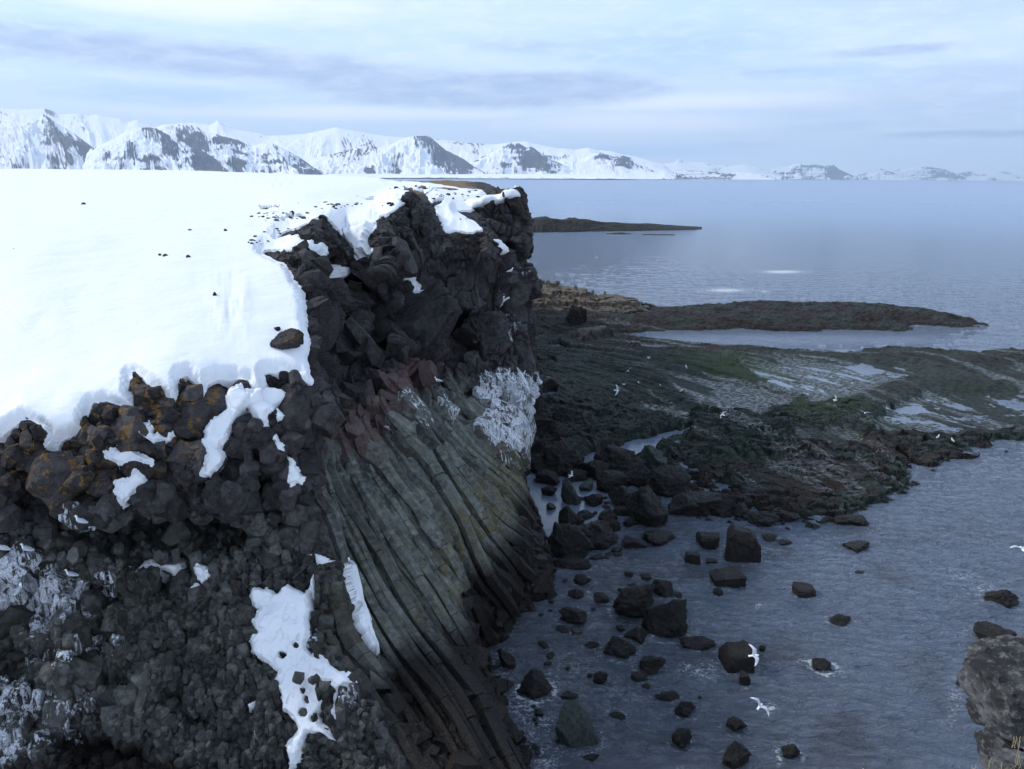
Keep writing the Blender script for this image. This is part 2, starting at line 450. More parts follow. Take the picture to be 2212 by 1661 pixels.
def pchip(P, counts):
    """monotone cubic through P along axis 0, counts[i] samples in interval i"""
    d = np.diff(P, axis=0)
    m = np.zeros_like(P); m[0] = d[0]; m[-1] = d[-1]
    a, b = d[:-1], d[1:]
    s = (a * b) > 0
    m[1:-1] = np.where(s, 2 * a * b / np.where(s, a + b, 1), 0)
    out = []; prm = []
    for i, n in enumerate(counts):
        t = np.arange(n) / n
        if i == len(counts) - 1: t = np.arange(n + 1) / n
        t_ = t.reshape(-1, *([1] * (P.ndim - 1)))
        h00 = 2 * t_**3 - 3 * t_**2 + 1; h10 = t_**3 - 2 * t_**2 + t_; h01 = -2 * t_**3 + 3 * t_**2; h11 = t_**3 - t_**2
        out.append(h00 * P[i] + h10 * m[i] + h01 * P[i + 1] + h11 * m[i + 1]); prm.append(i + t)
    return np.concatenate(out), np.concatenate(prm)


uc = [int(Q * n) for n in (45, 170, 160, 125, 110, 70, 70, 60, 45, 45, 75, 80, 60, 20)]
vc = [int(Q * n) for n in (6, 25, 40, 50, 60, 95, 95, 110, 100, 105, 110, 120, 120, 90)]
S, rv = pchip(net, vc)
S, cu = pchip(np.swapaxes(S, 0, 1), uc); S = np.swapaxes(S, 0, 1)
NV, NU = S.shape[:2]
N0 = grid_normals(S)
if N0[NV // 2, 300, 1] > 0: N0 = -N0
# even out the direction of displacement
for k in range(3): N0[..., k] = blur(N0[..., k], 6)
N0 /= np.linalg.norm(N0, axis=2, keepdims=True)
CU = np.repeat(cu[None], NV, 0).ravel(); RV = np.repeat(rv[:, None], NU, 1).ravel()
P0 = S.reshape(-1, 3); Nn = N0.reshape(-1, 3)
X, Y, Z = P0.T
PX, PY = proj(P0)
steep = 1 - np.abs(Nn[:, 2])
print('grid', NV, NU, len(P0))

# ---- region weights
edge_row = np.interp(CU, [0, 4, 4.6, 5.2, 14], [8, 8, 7.2, 5, 5])
wall = sstep(-0.25, 0.25, RV - edge_row)
wfan = sstep(5.0, 6.0, CU) * sstep(8.0, 9.2, RV + 0.5 * sstep(9, 11, CU)) * (1 - sstep(12.9, 13.6, CU))
wtow = sstep(4.9, 5.3, CU) * (1 - sstep(8.4, 9.4, RV)) * wall
wfront = (1 - sstep(4.9, 5.5, CU)) * wall
wpil = wfront * (1 - sstep(9.9, 10.8, RV + 0.6 * fbm(X * .3, Z * .3, seed=3)))
wsml = np.clip(wfront - wpil, 0, 1)

D = np.zeros(len(P0))
tone = np.ones(len(P0))
# macro relief
D += wall * 0.45 * fbm(X * .25, Y * .25, Z * .12, 3, seed=11) + wfront * .55 * fbm(X * .75, Y * .4, Z * .55, 3, seed=12)
# ---- tower: tall faceted buttresses
wob1 = .35 * fbm(X * .7, Y * .7, Z * .7, 3, 1); wob2 = .3 * fbm(X * .7 + 9, Y * .7, Z * .7, 3, 2)
d1, t1 = blocky(X * 0.75 + wob1 - .12 * Z, Y * 0.7 + wob2, Z * 0.33 + .15 * X, 21, 1.3, 1.8, .18, .35, 2.2)
d2, t2 = blocky(X * 1.9 + wob1, Y * 1.8, Z * 1.3 + wob2, 27, .55, .6, .10, .5, 2.0)
rim = 1 - sstep(0.25, 1.0, RV - edge_row)
D += wtow * (d1 * .95 * (1 - .4 * rim) + d2 * (0.12 + 0.6 * rim) + .7 * (np.abs(vnoise(np.interp(CU, [4.5, 5, 6, 7, 8, 9, 10, 11, 12, 13, 14], [650, 672, 722, 800, 898, 950, 1012, 1090, 1130, 1160, 1200]) / 34., RV * .35, seed=19)) - .3) * (1 - .6 * rim) + .35 * fbm(X * .5, Y * .5, Z * .22, 3, 29))
tone = np.where(wtow > .5, .95 * t1 * (.8 + .25 * t2), tone)
# ---- pillow blocks under the snow edge
F1, F2, hp, ox, oy, oz = voro(X * 1.15 + .5 * fbm(X * .8, Z * .8, None, 3, 5), Y * 1.1, Z * 1.15 + .3 * fbm(X * .6 + 3, Z * .6, None, 2, 6), seed=31, jit=1.0, box=.25)
hpil = 0.85 * (rnd(hp, 5) - 0.5) + 0.7 * ((rnd(hp, 6) - .5) * ox + (rnd(hp, 8) - .5) * oz) + 0.42 * np.clip((F2 - F1) / 0.28, 0, 1) ** .6 - .3
d3, t3 = blocky(X * 3.3 + wob1, Y * 3.1, Z * 2.8 + wob2, 33, .45, .5, .08, .6, 2.0, .3)
D += wpil * (hpil * .95 + 0.35 * d3 * (rnd(hp, 11) > .45) + .06 * d3)
tone = np.where(wpil > .5, (0.7 + .55 * rnd(hp, 9)) * (.75 + .3 * t3), tone)
# ---- small upright blocks lower down, in places giving way to big ones
d4, t4 = blocky(X * 2.7 + wob1 * .8, Y * 2.2, Z * 1.75 + wob2, 41, .62, .8, .10, .5, 2.0, .55)
bigmix = np.clip(sstep(0.0, 0.22, fbm(X * .32 + 4, Z * .32, None, 2, 44) - 0.12 * (X + 8) * .3), 0, 1)
d5, t5 = blocky(X * 1.3 + wob1, Y * 1.2, Z * 1.05 + wob2, 45, 1.1, 1.3, .16, .4, 2.3, .55)
D += wsml * (-.22 + .6 * d4 * (1 - bigmix) + (d5 + .10 * d4) * bigmix)
tone = np.where(wsml > .5, (t4 * (1 - bigmix) + bigmix * t5) * .95, tone)
# ---- the fan of bent columns
seg = np.linalg.norm(np.diff(S, axis=0, prepend=S[:1]), axis=2); Lm = np.cumsum(seg, 0).ravel()   # metres along the columns
wcol = np.interp(CU, [4.5, 5, 6, 7, 8, 9, 10, 11, 12, 13, 14], [650, 672, 722, 800, 898, 950, 1012, 1090, 1130, 1160, 1200]) / 21.0
ph = wcol + 0.45 * vnoise(wcol * .3, RV * 0.4, seed=51) + 0.10 * vnoise(wcol * 1.7, RV * 2.6, seed=52)
k = np.floor(ph); tt = ph - k
hk = hsh(k.astype(np.int64), 7, 3, 55)
prof = np.interp(tt, [0, .04, .16, .5, .84, .96, 1], [0, .3, .82, 1.0, .82, .3, 0])
jl = Lm / (0.42 + .45 * rnd(hk, 2)) + rnd(hk, 3) * 7 + 0.35 * vnoise(wcol * 1.4, RV * 1.5, seed=53)
jk = np.floor(jl); jt = jl - jk
hj = hsh(k.astype(np.int64), jk.astype(np.int64), 1, 56)
hcol = 0.30 * prof + 0.60 * (rnd(hk, 5) - .5) * (0.6 + .4 * np.sin(RV * 1.3 + k)) + 0.24 * (rnd(hj, 4) - .5) + 0.30 * (rnd(hj, 6) - .5) * (jt - .5) + .34 * (rnd(hj, 7) - .5) * (tt - .5) - 0.06 * np.exp(-np.minimum(jt, 1 - jt) / .04)
hcol += 0.5 * vnoise(wcol * .25, RV * .35, seed=57)
foot = sstep(3.2, 1.2, Z)
gst = sstep(-8, 8, poly_sd(PX, PY, [(1030, 800), (1165, 795), (1165, 970), (1090, 975), (1040, 950)]))
D += wfan * ((.35 * hcol - .22) * (1 - .45 * foot) * (1 - .6 * gst) + gst * .5 * d2)
tone = np.where(wfan > .4, .66 + .42 * rnd(hj, 8) + .3 * rnd(hk, 8), tone)
rough_foot = foot * wall * (0.30 * fbm(X * 2.2, Y * 2.2, Z * 2.2, 4, 61) + 0.2 * fbm(X * .9, Y * .9, Z * .9, 2, 62))
D += rough_foot * (1 - .5 * wfront)
D += wall * 0.035 * fbm(X * 6, Y * 6, Z * 6, 3, seed=71)

# ---- strokes of relief: cracks, recesses, noses (picture polyline, radius, depth, from row, to row)
STROKES = [
    ([(765, 610), (780, 650), (793, 709), (800, 760)], 22, -1.5), ([(711, 556), (718, 658), (706, 760), (700, 830)], 9, -1.1),
    ([(977, 590), (967, 651), (1008, 685), (1032, 716), (1046, 778)], 3.2, -0.7), ([(967, 651), (930, 679)], 3, -0.6),
    ([(1090, 624), (1090, 658), (1117, 730)], 3.5, -0.8), ([(834, 679), (841, 720), (868, 761)], 4, -0.7),
    ([(910, 660), (915, 740)], 24, 1.3), ([(905, 778), (950, 830), (985, 868), (1010, 900)], 11, -1.4),
    ([(757, 660), (762, 790)], 20, 1.1), ([(870, 600), (862, 700)], 13, -1.0), ([(835, 560), (835, 640)], 10, .7),
    ([(800, 830), (830, 880)], 12, -0.8), ([(1050, 640), (1085, 760)], 16, .4), ([(1000, 560), (1040, 600)], 14, -.3),
    ([(130, 1150), (250, 1165), (380, 1160), (500, 1165)], 34, -2.0), ([(805, 640), (832, 760)], 13, -1.4), ([(846, 600), (850, 700)], 8, -1.0), ([(60, 1320), (200, 1330)], 22, -.8), ([(350, 1490), (420, 1560)], 22, -.7), ([(120, 1620), (300, 1640)], 26, -1.0), ([(600, 1140), (640, 1200)], 22, -.7), ([(215, 1100), (170, 1108)], 20, .7),
    ([(560, 980), (575, 1080)], 20, -1.2), ([(470, 880), (470, 940)], 10, -.4), ([(650, 560), (670, 600)], 8, .3),
    ([(1010, 930), (1060, 985), (1125, 1020)], 6, -.8), ([(690, 1000), (690, 1180)], 7, -.7), ([(700, 1300), (760, 1430), (840, 1560)], 9, -.7),
    ([(300, 830), (350, 870)], 14, .25), ([(408, 830), (412, 870)], 10, .2), ([(212, 888), (260, 890)], 16, .4), ([(65, 915), (95, 940)], 22, .5),
    
    ([(560, 1560), (640, 1640)], 40, .5), ([(690, 1440), (770, 1560)], 30, .8), ([(700, 1230), (730, 1330)], 16, .6),
]
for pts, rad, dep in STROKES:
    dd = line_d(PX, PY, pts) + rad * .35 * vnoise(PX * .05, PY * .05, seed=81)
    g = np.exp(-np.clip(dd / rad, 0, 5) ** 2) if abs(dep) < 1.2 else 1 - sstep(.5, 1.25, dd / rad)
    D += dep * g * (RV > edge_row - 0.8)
    if dep < 0: tone *= 1 - .15 * g  # cracks and recesses darkened too: shade put into the tone

# ---- where the snow lies (traced outlines, in picture units)
FIELD = [(-900, 200), (-900, 985), (-300, 960), (0, 945), (30, 925), (65, 912), (100, 925), (112, 940), (85, 978), (125, 975), (135, 955), (188, 930), (192, 905), (205, 885), (235, 875), (270, 885), (296, 885), (288, 850), (288, 826), (300, 818), (320, 835), (350, 850), (375, 875), (392, 850), (392, 825), (405, 818), (420, 830), (432, 855), (440, 868), (446, 850), (450, 832), (475, 822), (510, 822), (535, 830), (545, 850), (565, 850), (576, 833), (572, 812), (600, 808), (640, 815), (668, 838), (672, 800), (664, 740), (656, 680), (650, 640), (632, 600), (615, 573), (590, 562), (568, 552), (575, 545), (612, 540), (650, 522), (645, 508), (622, 512), (600, 518), (605, 508), (650, 492), (690, 478), (700, 470), (722, 488), (745, 515), (770, 520), (812, 490), (822, 468), (845, 462), (875, 440), (872, 424), (885, 415), (915, 412), (932, 440), (948, 470), (962, 503), (985, 500), (1010, 505), (1042, 498), (1030, 485), (1005, 470), (985, 458), (1040, 455), (1060, 446), (1082, 445), (1090, 430), (1050, 424), (1040, 412), (960, 404), (930, 396), (880, 395), (840, 389), (700, 200)]
PATCH = [
    ([(478, 850), (520, 842), (548, 858), (535, 880), (515, 905), (490, 955), (480, 970), (492, 985), (485, 1005), (470, 1020), (455, 1038), (435, 1025), (442, 1000), (452, 985), (440, 960), (440, 930), (460, 905), (485, 880)], 'long snow tongue running down from the snow field between lichen covered rocks'),
    ([(545, 850), (575, 830), (620, 840), (632, 850), (620, 870), (600, 880), (580, 900), (585, 925), (560, 925), (550, 905), (530, 870)], 'wide snow tongue just right of the long one at the cliff edge'),
    ([(595, 885), (615, 890), (617, 910), (600, 912)], 'small snow patch beside the wide tongue at the cliff corner'),
    ([(594, 933), (612, 960), (617, 978), (600, 970), (588, 950)], 'small pointed snow sliver below the cliff corner rim'),
    ([(621, 985), (632, 990), (652, 1030), (641, 1046), (616, 1052), (620, 1015)], 'diamond shaped snow patch on dark blocks at the cliff corner'),
    ([(312, 915), (330, 915), (342, 942), (365, 945), (380, 932), (381, 947), (360, 963), (335, 966), (315, 950)], 'curved snow patch between orange lichened blocks'),
    ([(242, 995), (262, 975), (290, 968), (312, 985), (338, 1000), (335, 1012), (300, 1008), (270, 1013), (245, 1007)], 'oval snow cap on a ledge, upper one of the pair'),
    ([(256, 1040), (290, 1030), (302, 1020), (318, 1030), (328, 1050), (300, 1060), (275, 1078), (285, 1092), (270, 1092), (255, 1070)], 'ragged snow cap on a ledge, lower one of the pair'),
    ([(268, 1245), (290, 1230), (310, 1212), (335, 1208), (390, 1212), (394, 1226), (375, 1242), (345, 1234), (320, 1230), (290, 1242)], 'bumpy snow cap on boulders in the middle of the near cliff face'),
    ([(413, 1225), (430, 1217), (450, 1225), (455, 1245), (440, 1260), (425, 1250)], 'round snow dot beside the bumpy snow cap'),
    ([(403, 1272), (432, 1262), (437, 1275), (415, 1288), (405, 1300)], 'small snow hook below the round snow dot'),
    ([(319, 1347), (340, 1332), (346, 1345), (330, 1356)], 'tiny snow cap on a single block low on the near face'),
    ([(540, 1272), (555, 1268), (580, 1272), (600, 1280), (620, 1258), (640, 1270), (658, 1277), (668, 1258), (673, 1290), (676, 1320), (668, 1345), (672, 1370), (665, 1400), (680, 1418), (720, 1440), (750, 1465), (770, 1490), (745, 1500), (735, 1530), (735, 1556), (729, 1560), (724, 1535), (733, 1500), (715, 1485), (705, 1485), (712, 1510), (700, 1530), (690, 1545), (695, 1555), (715, 1572), (726, 1603), (700, 1592), (672, 1585), (665, 1610), (655, 1640), (640, 1665), (622, 1690), (628, 1640), (622, 1610), (637, 1590), (650, 1575), (640, 1560), (610, 1530), (608, 1500), (588, 1470), (600, 1450), (570, 1432), (545, 1412), (538, 1390), (556, 1370), (545, 1350), (560, 1320), (545, 1310), (537, 1290)], 'largest snow patch on the near face, ragged with rocks poking out'),
    ([(715, 1230), (735, 1242), (745, 1225), (765, 1250), (785, 1310), (800, 1340), (806, 1370), (820, 1400), (816, 1414), (790, 1410), (780, 1390), (750, 1345), (728, 1320), (716, 1275)], 'long slanting snow patch lying on the bent columns'),
    ([(683, 1188), (695, 1203), (701, 1220), (688, 1227), (680, 1205)], 'small snow wedge above the slanting snow patch'),
    ([(668, 1255), (678, 1238), (682, 1245), (677, 1270), (682, 1292), (671, 1290)], 'thin snow strip between the two large snow patches'),
    ([(529, 1520), (553, 1508), (552, 1530), (538, 1542)], 'small snow flake left of the largest snow patch'),
    ([(734, 568), (743, 580), (755, 602), (742, 610), (734, 598)], 'narrow snow wedge high in the dark chasm'),
    ([(878, 598), (895, 610), (910, 632), (895, 638), (884, 618)], 'slanting snow sliver on the middle buttress'),
    ([(1062, 518), (1085, 528), (1108, 545), (1082, 550), (1070, 535)], 'snow patch on the right shoulder of the cliff top'),
    ([(1084, 628), (1093, 640), (1091, 656), (1084, 654)], 'tiny snow spot near the right edge of the cliff'),
    ([(945, 1028), (955, 1031), (967, 1048), (958, 1050)], 'tiny snow fleck in the middle of the bent columns'),
    ([(728, 488), (760, 500), (800, 485), (818, 482), (814, 510), (808, 530), (816, 552), (813, 570), (797, 560), (786, 574), (778, 558), (758, 542), (738, 520)], 'snow cornice hanging over the dark chasm from the cliff top'),
    ([(588, 548), (620, 528), (650, 522), (690, 533), (709, 548), (702, 560), (680, 552), (660, 546), (640, 551), (610, 546)], 'lumpy snow cap draped over the rim of the left buttress'),
    ([(545, 1595), (552, 1560), (556, 1568), (550, 1598)], 'thin vertical snow streak low on the near face'),
]
HOLES = [(660, 1540, 9, 10), (682, 1552, 7, 6), (697, 1590, 10, 10), (690, 1478, 12, 7), (668, 1512, 5, 9), (612, 1418, 9, 7), (715, 1505, 14, 13), (655, 1474, 6, 5), (642, 1398, 7, 6), (672, 1392, 6, 6), (663, 1494, 4, 6)]
wx = 5 * fbm(PX * .05, PY * .05, None, 3, 91) + 2 * vnoise(PX * .25, PY * .25, seed=92); wy = 5 * fbm(PX * .05, PY * .05, None, 3, 93)
hole = np.full(len(P0), -9.0)
for hx, hy, a, b in HOLES:
    hole = np.maximum(hole, 1 - np.sqrt(((PX + wx * .6 - hx) / a) ** 2 + ((PY + wy * .6 - hy) / b) ** 2))
sdf = poly_sd(PX + wx * .7, PY + wy * .7, FIELD)
# the outline is only the visible rim; further back everything is covered except scattered stones
ok_rows = RV < np.interp(CU, [0, 4.2, 4.9, 5.4, 14], [9.2, 9.2, 8.3, 5.45, 5.3])
# bare patches behind the tower rim
spots = .75 * fbm(PX * .035, PY * .14, None, 4, 95)
spotm = np.zeros(len(P0))
for (sx, sy, sa, sb, amt) in [(620, 470, 120, 25, .46), (860, 445, 110, 14, .5), (760, 440, 70, 10, .36), (960, 415, 110, 9, .55), (1000, 440, 40, 10, .3), (690, 510, 60, 22, .5), (545, 520, 70, 18, .25)]:
    spotm = np.maximum(spotm, amt * np.exp(-((PX - sx) / sa) ** 2 - ((PY - sy) / sb) ** 2))
bare = spots + spotm - .62
inside = np.maximum.reduce([sstep(0, 4, poly_sd(PX, PY, p)) for p, _ in PATCH])
inside_any = np.maximum(inside, sstep(-2, 4, sdf) * ok_rows)
holeb = sstep(-.1, .6, hole)
D = D * (1 - .72 * inside_any * (1 - holeb)) + holeb * 0.35 * inside_any * (RV > edge_row - 3.5)
top_rough = (1 - wall) * (0.10 * fbm(X * 1.2, Y * 1.2, None, 4, 97) + 0.22 * sstep(0, .12, bare))
D += top_rough
D += (1 - wall) * sstep(-1.3, -.5, RV - edge_row) * d2 * .55 * (1 - .8 * inside_any)
D = np.where(CU > 5.2, D * (1 - .75 * np.exp(-((RV - edge_row) / .4) ** 2)), D)
Dg = D.reshape(NV, NU)
R_ = P0 + Nn * D[:, None]

# ---- colour masks
def soft(poly, s=12): return sstep(-s, s, poly_sd(PX + 2 * wx, PY + 2 * wy, poly))
guano = np.maximum.reduce([
    soft([(-20, 1235), (40, 1176), (78, 1176), (88, 1225), (110, 1225), (150, 1226), (190, 1255), (205, 1290), (185, 1330), (140, 1320), (110, 1400), (95, 1370), (60, 1390), (40, 1330), (-20, 1300)]),
    .8 * soft([(70, 1430), (150, 1395), (240, 1350), (262, 1390), (230, 1430), (180, 1420), (140, 1450)], 16),
    .85 * soft([(-20, 1470), (90, 1480), (190, 1500), (195, 1530), (60, 1570), (80, 1640), (-20, 1670)], 18),
    .8 * soft([(90, 1590), (150, 1570), (160, 1620), (90, 1640)], 12), .7 * soft([(200, 1260), (260, 1235), (275, 1260), (220, 1290)], 12),
    .95 * soft([(160, 1142), (168, 1106), (210, 1106), (240, 1120), (238, 1145), (200, 1136), (175, 1145)], 5),
    soft([(1035, 805), (1060, 800), (1090, 812), (1160, 800), (1160, 965), (1100, 968), (1050, 950), (1040, 915), (1062, 875), (1030, 850)], 9),
    .6 * soft([(1080, 960), (1160, 960), (1150, 1010), (1100, 1000)], 10),
    .7 * soft([(878, 880), (892, 878), (912, 935), (900, 945)], 6), .8 * soft([(940, 828), (952, 828), (972, 885), (962, 890)], 6), .7 * soft([(838, 920), (850, 920), (855, 950), (845, 955)], 5),
    .7 * soft([(755, 1215), (772, 1215), (790, 1290), (780, 1300)], 6), .7 * soft([(670, 1350), (690, 1340), (690, 1400), (676, 1410)], 6), .6 * soft([(1100, 680), (1115, 680), (1118, 725), (1105, 720)], 6), .6 * soft([(740, 1480), (770, 1490), (775, 1540), (745, 1530)], 8),
    .5 * soft([(1085, 585), (1130, 590), (1130, 605), (1085, 600)], 5)])
lich = np.maximum.reduce([.95 * soft([(0, 900), (200, 870), (300, 815), (440, 820), (560, 820), (560, 870), (470, 900), (440, 960), (400, 1000), (300, 1010), (240, 1060), (120, 1080), (0, 1060)], 25), soft([(585, 722), (648, 722), (648, 760), (600, 762)], 8) * 1.0, .6 * soft([(960, 498), (1060, 505), (1060, 540), (960, 530)], 8)])
red = np.maximum(soft([(690, 900), (800, 880), (880, 780), (930, 800), (860, 900), (830, 960), (780, 985), (700, 985)], 25) * .9, .5 * soft([(1035, 930), (1090, 880), (1100, 1000)], 20))
tide = Z + 0.5 * fbm(X * .8, Y * .8, Z * .8, 3, 101)
weed = np.maximum(sstep(3.5, 2.7, tide) * sstep(5.0, 5.8, CU), sstep(1.6, 1.0, tide)) * wall
algae = wall * sstep(2.7, 3.4, tide) * sstep(5.6, 4.0, tide) * np.where(CU > 5, 1, .3) * (0.35 + .65 * sstep(930, 1020, PX))
brown = sstep(.3, .6, np.exp(-((PX - 930) / 110) ** 2) * sstep(428, 408, PY) + .5 * fbm(X * .3, Y * .3, None, 3, 99) * (PX > 780)) * (1 - wall) * (RV < 4)
algae = np.maximum(algae, 0)
lich = np.maximum(lich, 0)
fanm = np.clip(wfan * (1 - .6 * red) * sstep(.1, .9, wfan), 0, 1)
fanm = np.maximum(fanm, .42 * wsml)
attrs = dict(tone=tone, fan=fanm, red=red * wall, algae=algae, lichen=lich, weed=weed, guano=guano * wall, grass=brown)
FACES = grid_faces(NV, NU)
cliff = mesh_obj('basalt_cliff', R_, FACES, ROCK, False, None, attrs)
tag(cliff, 'dark basalt sea cliff with bent columns below and a snow covered top', 'cliff', kind='structure')

# ---- loose jointed blocks and bent columns standing proud of the sheet
def cut_block(seed, n=9, lo=.55, hi=.92, bev=.05, prism=0):
    """a convex block cut by random planes, firm chamfered edges"""
    import bmesh
    r = np.random.default_rng(seed); bm = bmesh.new(); bmesh.ops.create_cube(bm, size=2.0)
    pl = []
    if prism:
        k = int(r.integers(5, 8)); a0 = r.uniform(0, 6)
        for i in range(k):
            an = a0 + 6.283 * (i + r.uniform(-.25, .25)) / k; pl.append(((math.cos(an), math.sin(an), r.normal(0, .06)), r.uniform(.68, .9)))
        for _ in range(3):
            an = r.uniform(0, 6.28); t = r.uniform(.35, .9); pl.append(((math.cos(an) * t, math.sin(an) * t, 1), r.uniform(.8, 1.1)))
        pl.append(((r.normal(0, .15), r.normal(0, .15), 1), .95))
    else:
        for _ in range(n):
            v = r.normal(size=3); v /= np.linalg.norm(v); pl.append((tuple(v), r.uniform(lo, hi)))
    for v, d in pl:
        v = Vector(v).normalized()
        g = bmesh.ops.bisect_plane(bm, geom=bm.verts[:] + bm.edges[:] + bm.faces[:], plane_co=v * d, plane_no=v, clear_outer=True)
        ed = [e for e in bm.edges if e.is_boundary]
        if ed: bmesh.ops.contextual_create(bm, geom=ed)
    if bev: bmesh.ops.bevel(bm, geom=bm.edges[:], offset=bev, segments=1, affect='EDGES', clamp_overlap=True)
    bmesh.ops.triangulate(bm, faces=bm.faces[:])
    v = np.array([x.co[:] for x in bm.verts]); f = np.array([[q.index for q in fc.verts] for fc in bm.faces]); bm.free()
    return v, f


LIBS = {'cut': [cut_block(1000 + i, bev=.03) for i in range(22)], 'prism': [cut_block(1100 + i, bev=.035, prism=1) for i in range(20)], 'round': [cut_block(1200 + i, 22, .78, 1.0, .09) for i in range(16)]}
bl_V, bl_F, bl_I, bl_T = [], [], [], []
bl_n = 0
taken = {}


def scatter(weight, n, size, lib, seed, aspect=(1, 1, 1), spacing=.8, sink=.25, jit=.35, tilt=0.0):
    """throw n blocks onto the sheet where weight allows, none closer than spacing x size"""
    global bl_n
    r = np.random.default_rng(seed)
    A_ = (np.linalg.norm(np.cross(np.gradient(S, axis=0), np.gradient(S, axis=1)), axis=2)).ravel()
    p = A_ * weight; p = np.where((PX > -160) & (PX < 1300) & (PY < 1800) & (PY > 380), p, 0); p /= p.sum()
    idx = r.choice(len(p), int(n * 3), p=p)
    cnt = 0; h = {}; cs = size * spacing
    L = LIBS[lib]
    for ii in idx:
        if cnt >= n: break
        c = P0[ii]; sz = size * (r.lognormal(0, .28))
        key = tuple(np.floor(c / cs).astype(int))
        if any((key[0] + i, key[1] + j, key[2] + k) in h and np.sum((h[(key[0] + i, key[1] + j, key[2] + k)] - c) ** 2) < cs * cs for i in (-1, 0, 1) for j in (-1, 0, 1) for k in (-1, 0, 1)): continue
        h[key] = c
        nn = Nn[ii]
        upv = np.array([0, 0, 1.]) - nn * nn[2]
        upv /= np.linalg.norm(upv) + 1e-9
        e1 = np.cross(upv, nn); e1 /= np.linalg.norm(e1) + 1e-9
        n2_ = nn + tilt * upv; n2_ /= np.linalg.norm(n2_); u2_ = np.cross(n2_, e1)
        B_ = np.stack([e1, u2_, n2_], 0)            # rows: along the wall, up the wall, out of it
        an = r.normal(0, jit, 3)
        Rx = np.array(Matrix.Rotation(an[0], 3, 'X')) @ np.array(Matrix.Rotation(an[1], 3, 'Y')) @ np.array(Matrix.Rotation(an[2], 3, 'Z'))
        v, f = L[int(r.integers(len(L)))]
        sc3 = sz * np.array(aspect) * r.uniform(.8, 1.2, 3)
        q = (v * sc3) @ Rx.T @ B_
        off = D[ii] - sink * sz * aspect[2] + r.normal(0, .12) * sz
        bl_V.append(q + c + nn * off); bl_F.append(f + bl_n); bl_I.append(np.full(len(v), ii)); bl_T.append(r.uniform(.42, 1.45)); bl_n += len(v); cnt += 1
    print('blocks', lib, size, cnt)


sdp = np.maximum.reduce([poly_sd(PX + wx * .5, PY + wy * .5, p) for p, _ in PATCH]); sdm = np.maximum(sdp, np.where(ok_rows, sdf - 4, -60))
clear = 1 - sstep(-9, -5, sdm); clear2 = 1 - sstep(-20, -13, sdm); clear3 = 1 - sstep(-30, -22, np.maximum(sdp, sdm - 8))
right_end = 1 - sstep(12.7, 13.2, CU)
scatter(wtow * right_end * clear3 * sstep(.5, 1.2, RV - edge_row), 46, .46, 'cut', 11, (.75, 2.1, .55), 1.0, .85, .08)
scatter(wtow * right_end * clear2 * sstep(0, .4, RV - edge_row), 50, .24, 'cut', 12, (.9, 1.6, .7), .9, .7, .15)
scatter(wtow * right_end * clear * sstep(0, .15, RV - edge_row) * (1 - sstep(.25, .8, RV - edge_row)), 700, .2, 'cut', 13, (1, 1.1, .9), .8, .55, .4)
scatter(wpil * clear2, 230, .28, 'round', 14, (1, 1.2, .95), 1.0, .3, .35, .4)
scatter(wpil * clear, 420, .16, 'prism', 15, (1, 1, 1), .85, .4, .5, .5)
scatter(wsml * clear * (1 - .8 * bigmix), 7200, .135, 'prism', 16, (.85, 1.0, 1.5), .78, .3, .22, .85)
scatter(wsml * clear * (1 - bigmix), 1800, .08, 'cut', 17, (1, 1.1, 1), .9, .1, .6)
scatter(wsml * clear2 * bigmix, 900, .235, 'prism', 18, (.9, 1.0, 1.35), .9, .3, .28, .8)
scatter(wsml * clear * bigmix, 1000, .13, 'prism', 19, (.9, 1.0, 1.4), .85, .1, .4, .8)
scatter(wfan * gst, 260, .23, 'cut', 20, (1.1, .8, .7), .8, .4, .2)
scatter(wfan * (1 - sstep(9.0, 9.9, RV)) * (1 - sstep(9, 10.5, CU)), 160, .34, 'prism', 21, (.9, 1.5, .8), .8, .35, .2)
scatter(holeb * inside_any * (RV > edge_row - 3) * (PY > 1300), 40, .13, 'cut', 22, (1, 1, 1), 1.0, .2, .4)
scatter(foot * wall * sstep(5.5, 6, CU) * (Z > -.3), 900, .22, 'cut', 23, (1.1, .9, .8), .8, .3, .5)

# bent columns: prisms swept down along the sheet, jointed every half metre
rcol = np.random.default_rng(77)
wrow = np.interp(cu, [4.5, 5, 6, 7, 8, 9, 10, 11, 12, 13, 14], [650, 672, 722, 800, 898, 950, 1012, 1090, 1130, 1160, 1200])
col_D = blur(np.minimum(Dg, .5), 10)


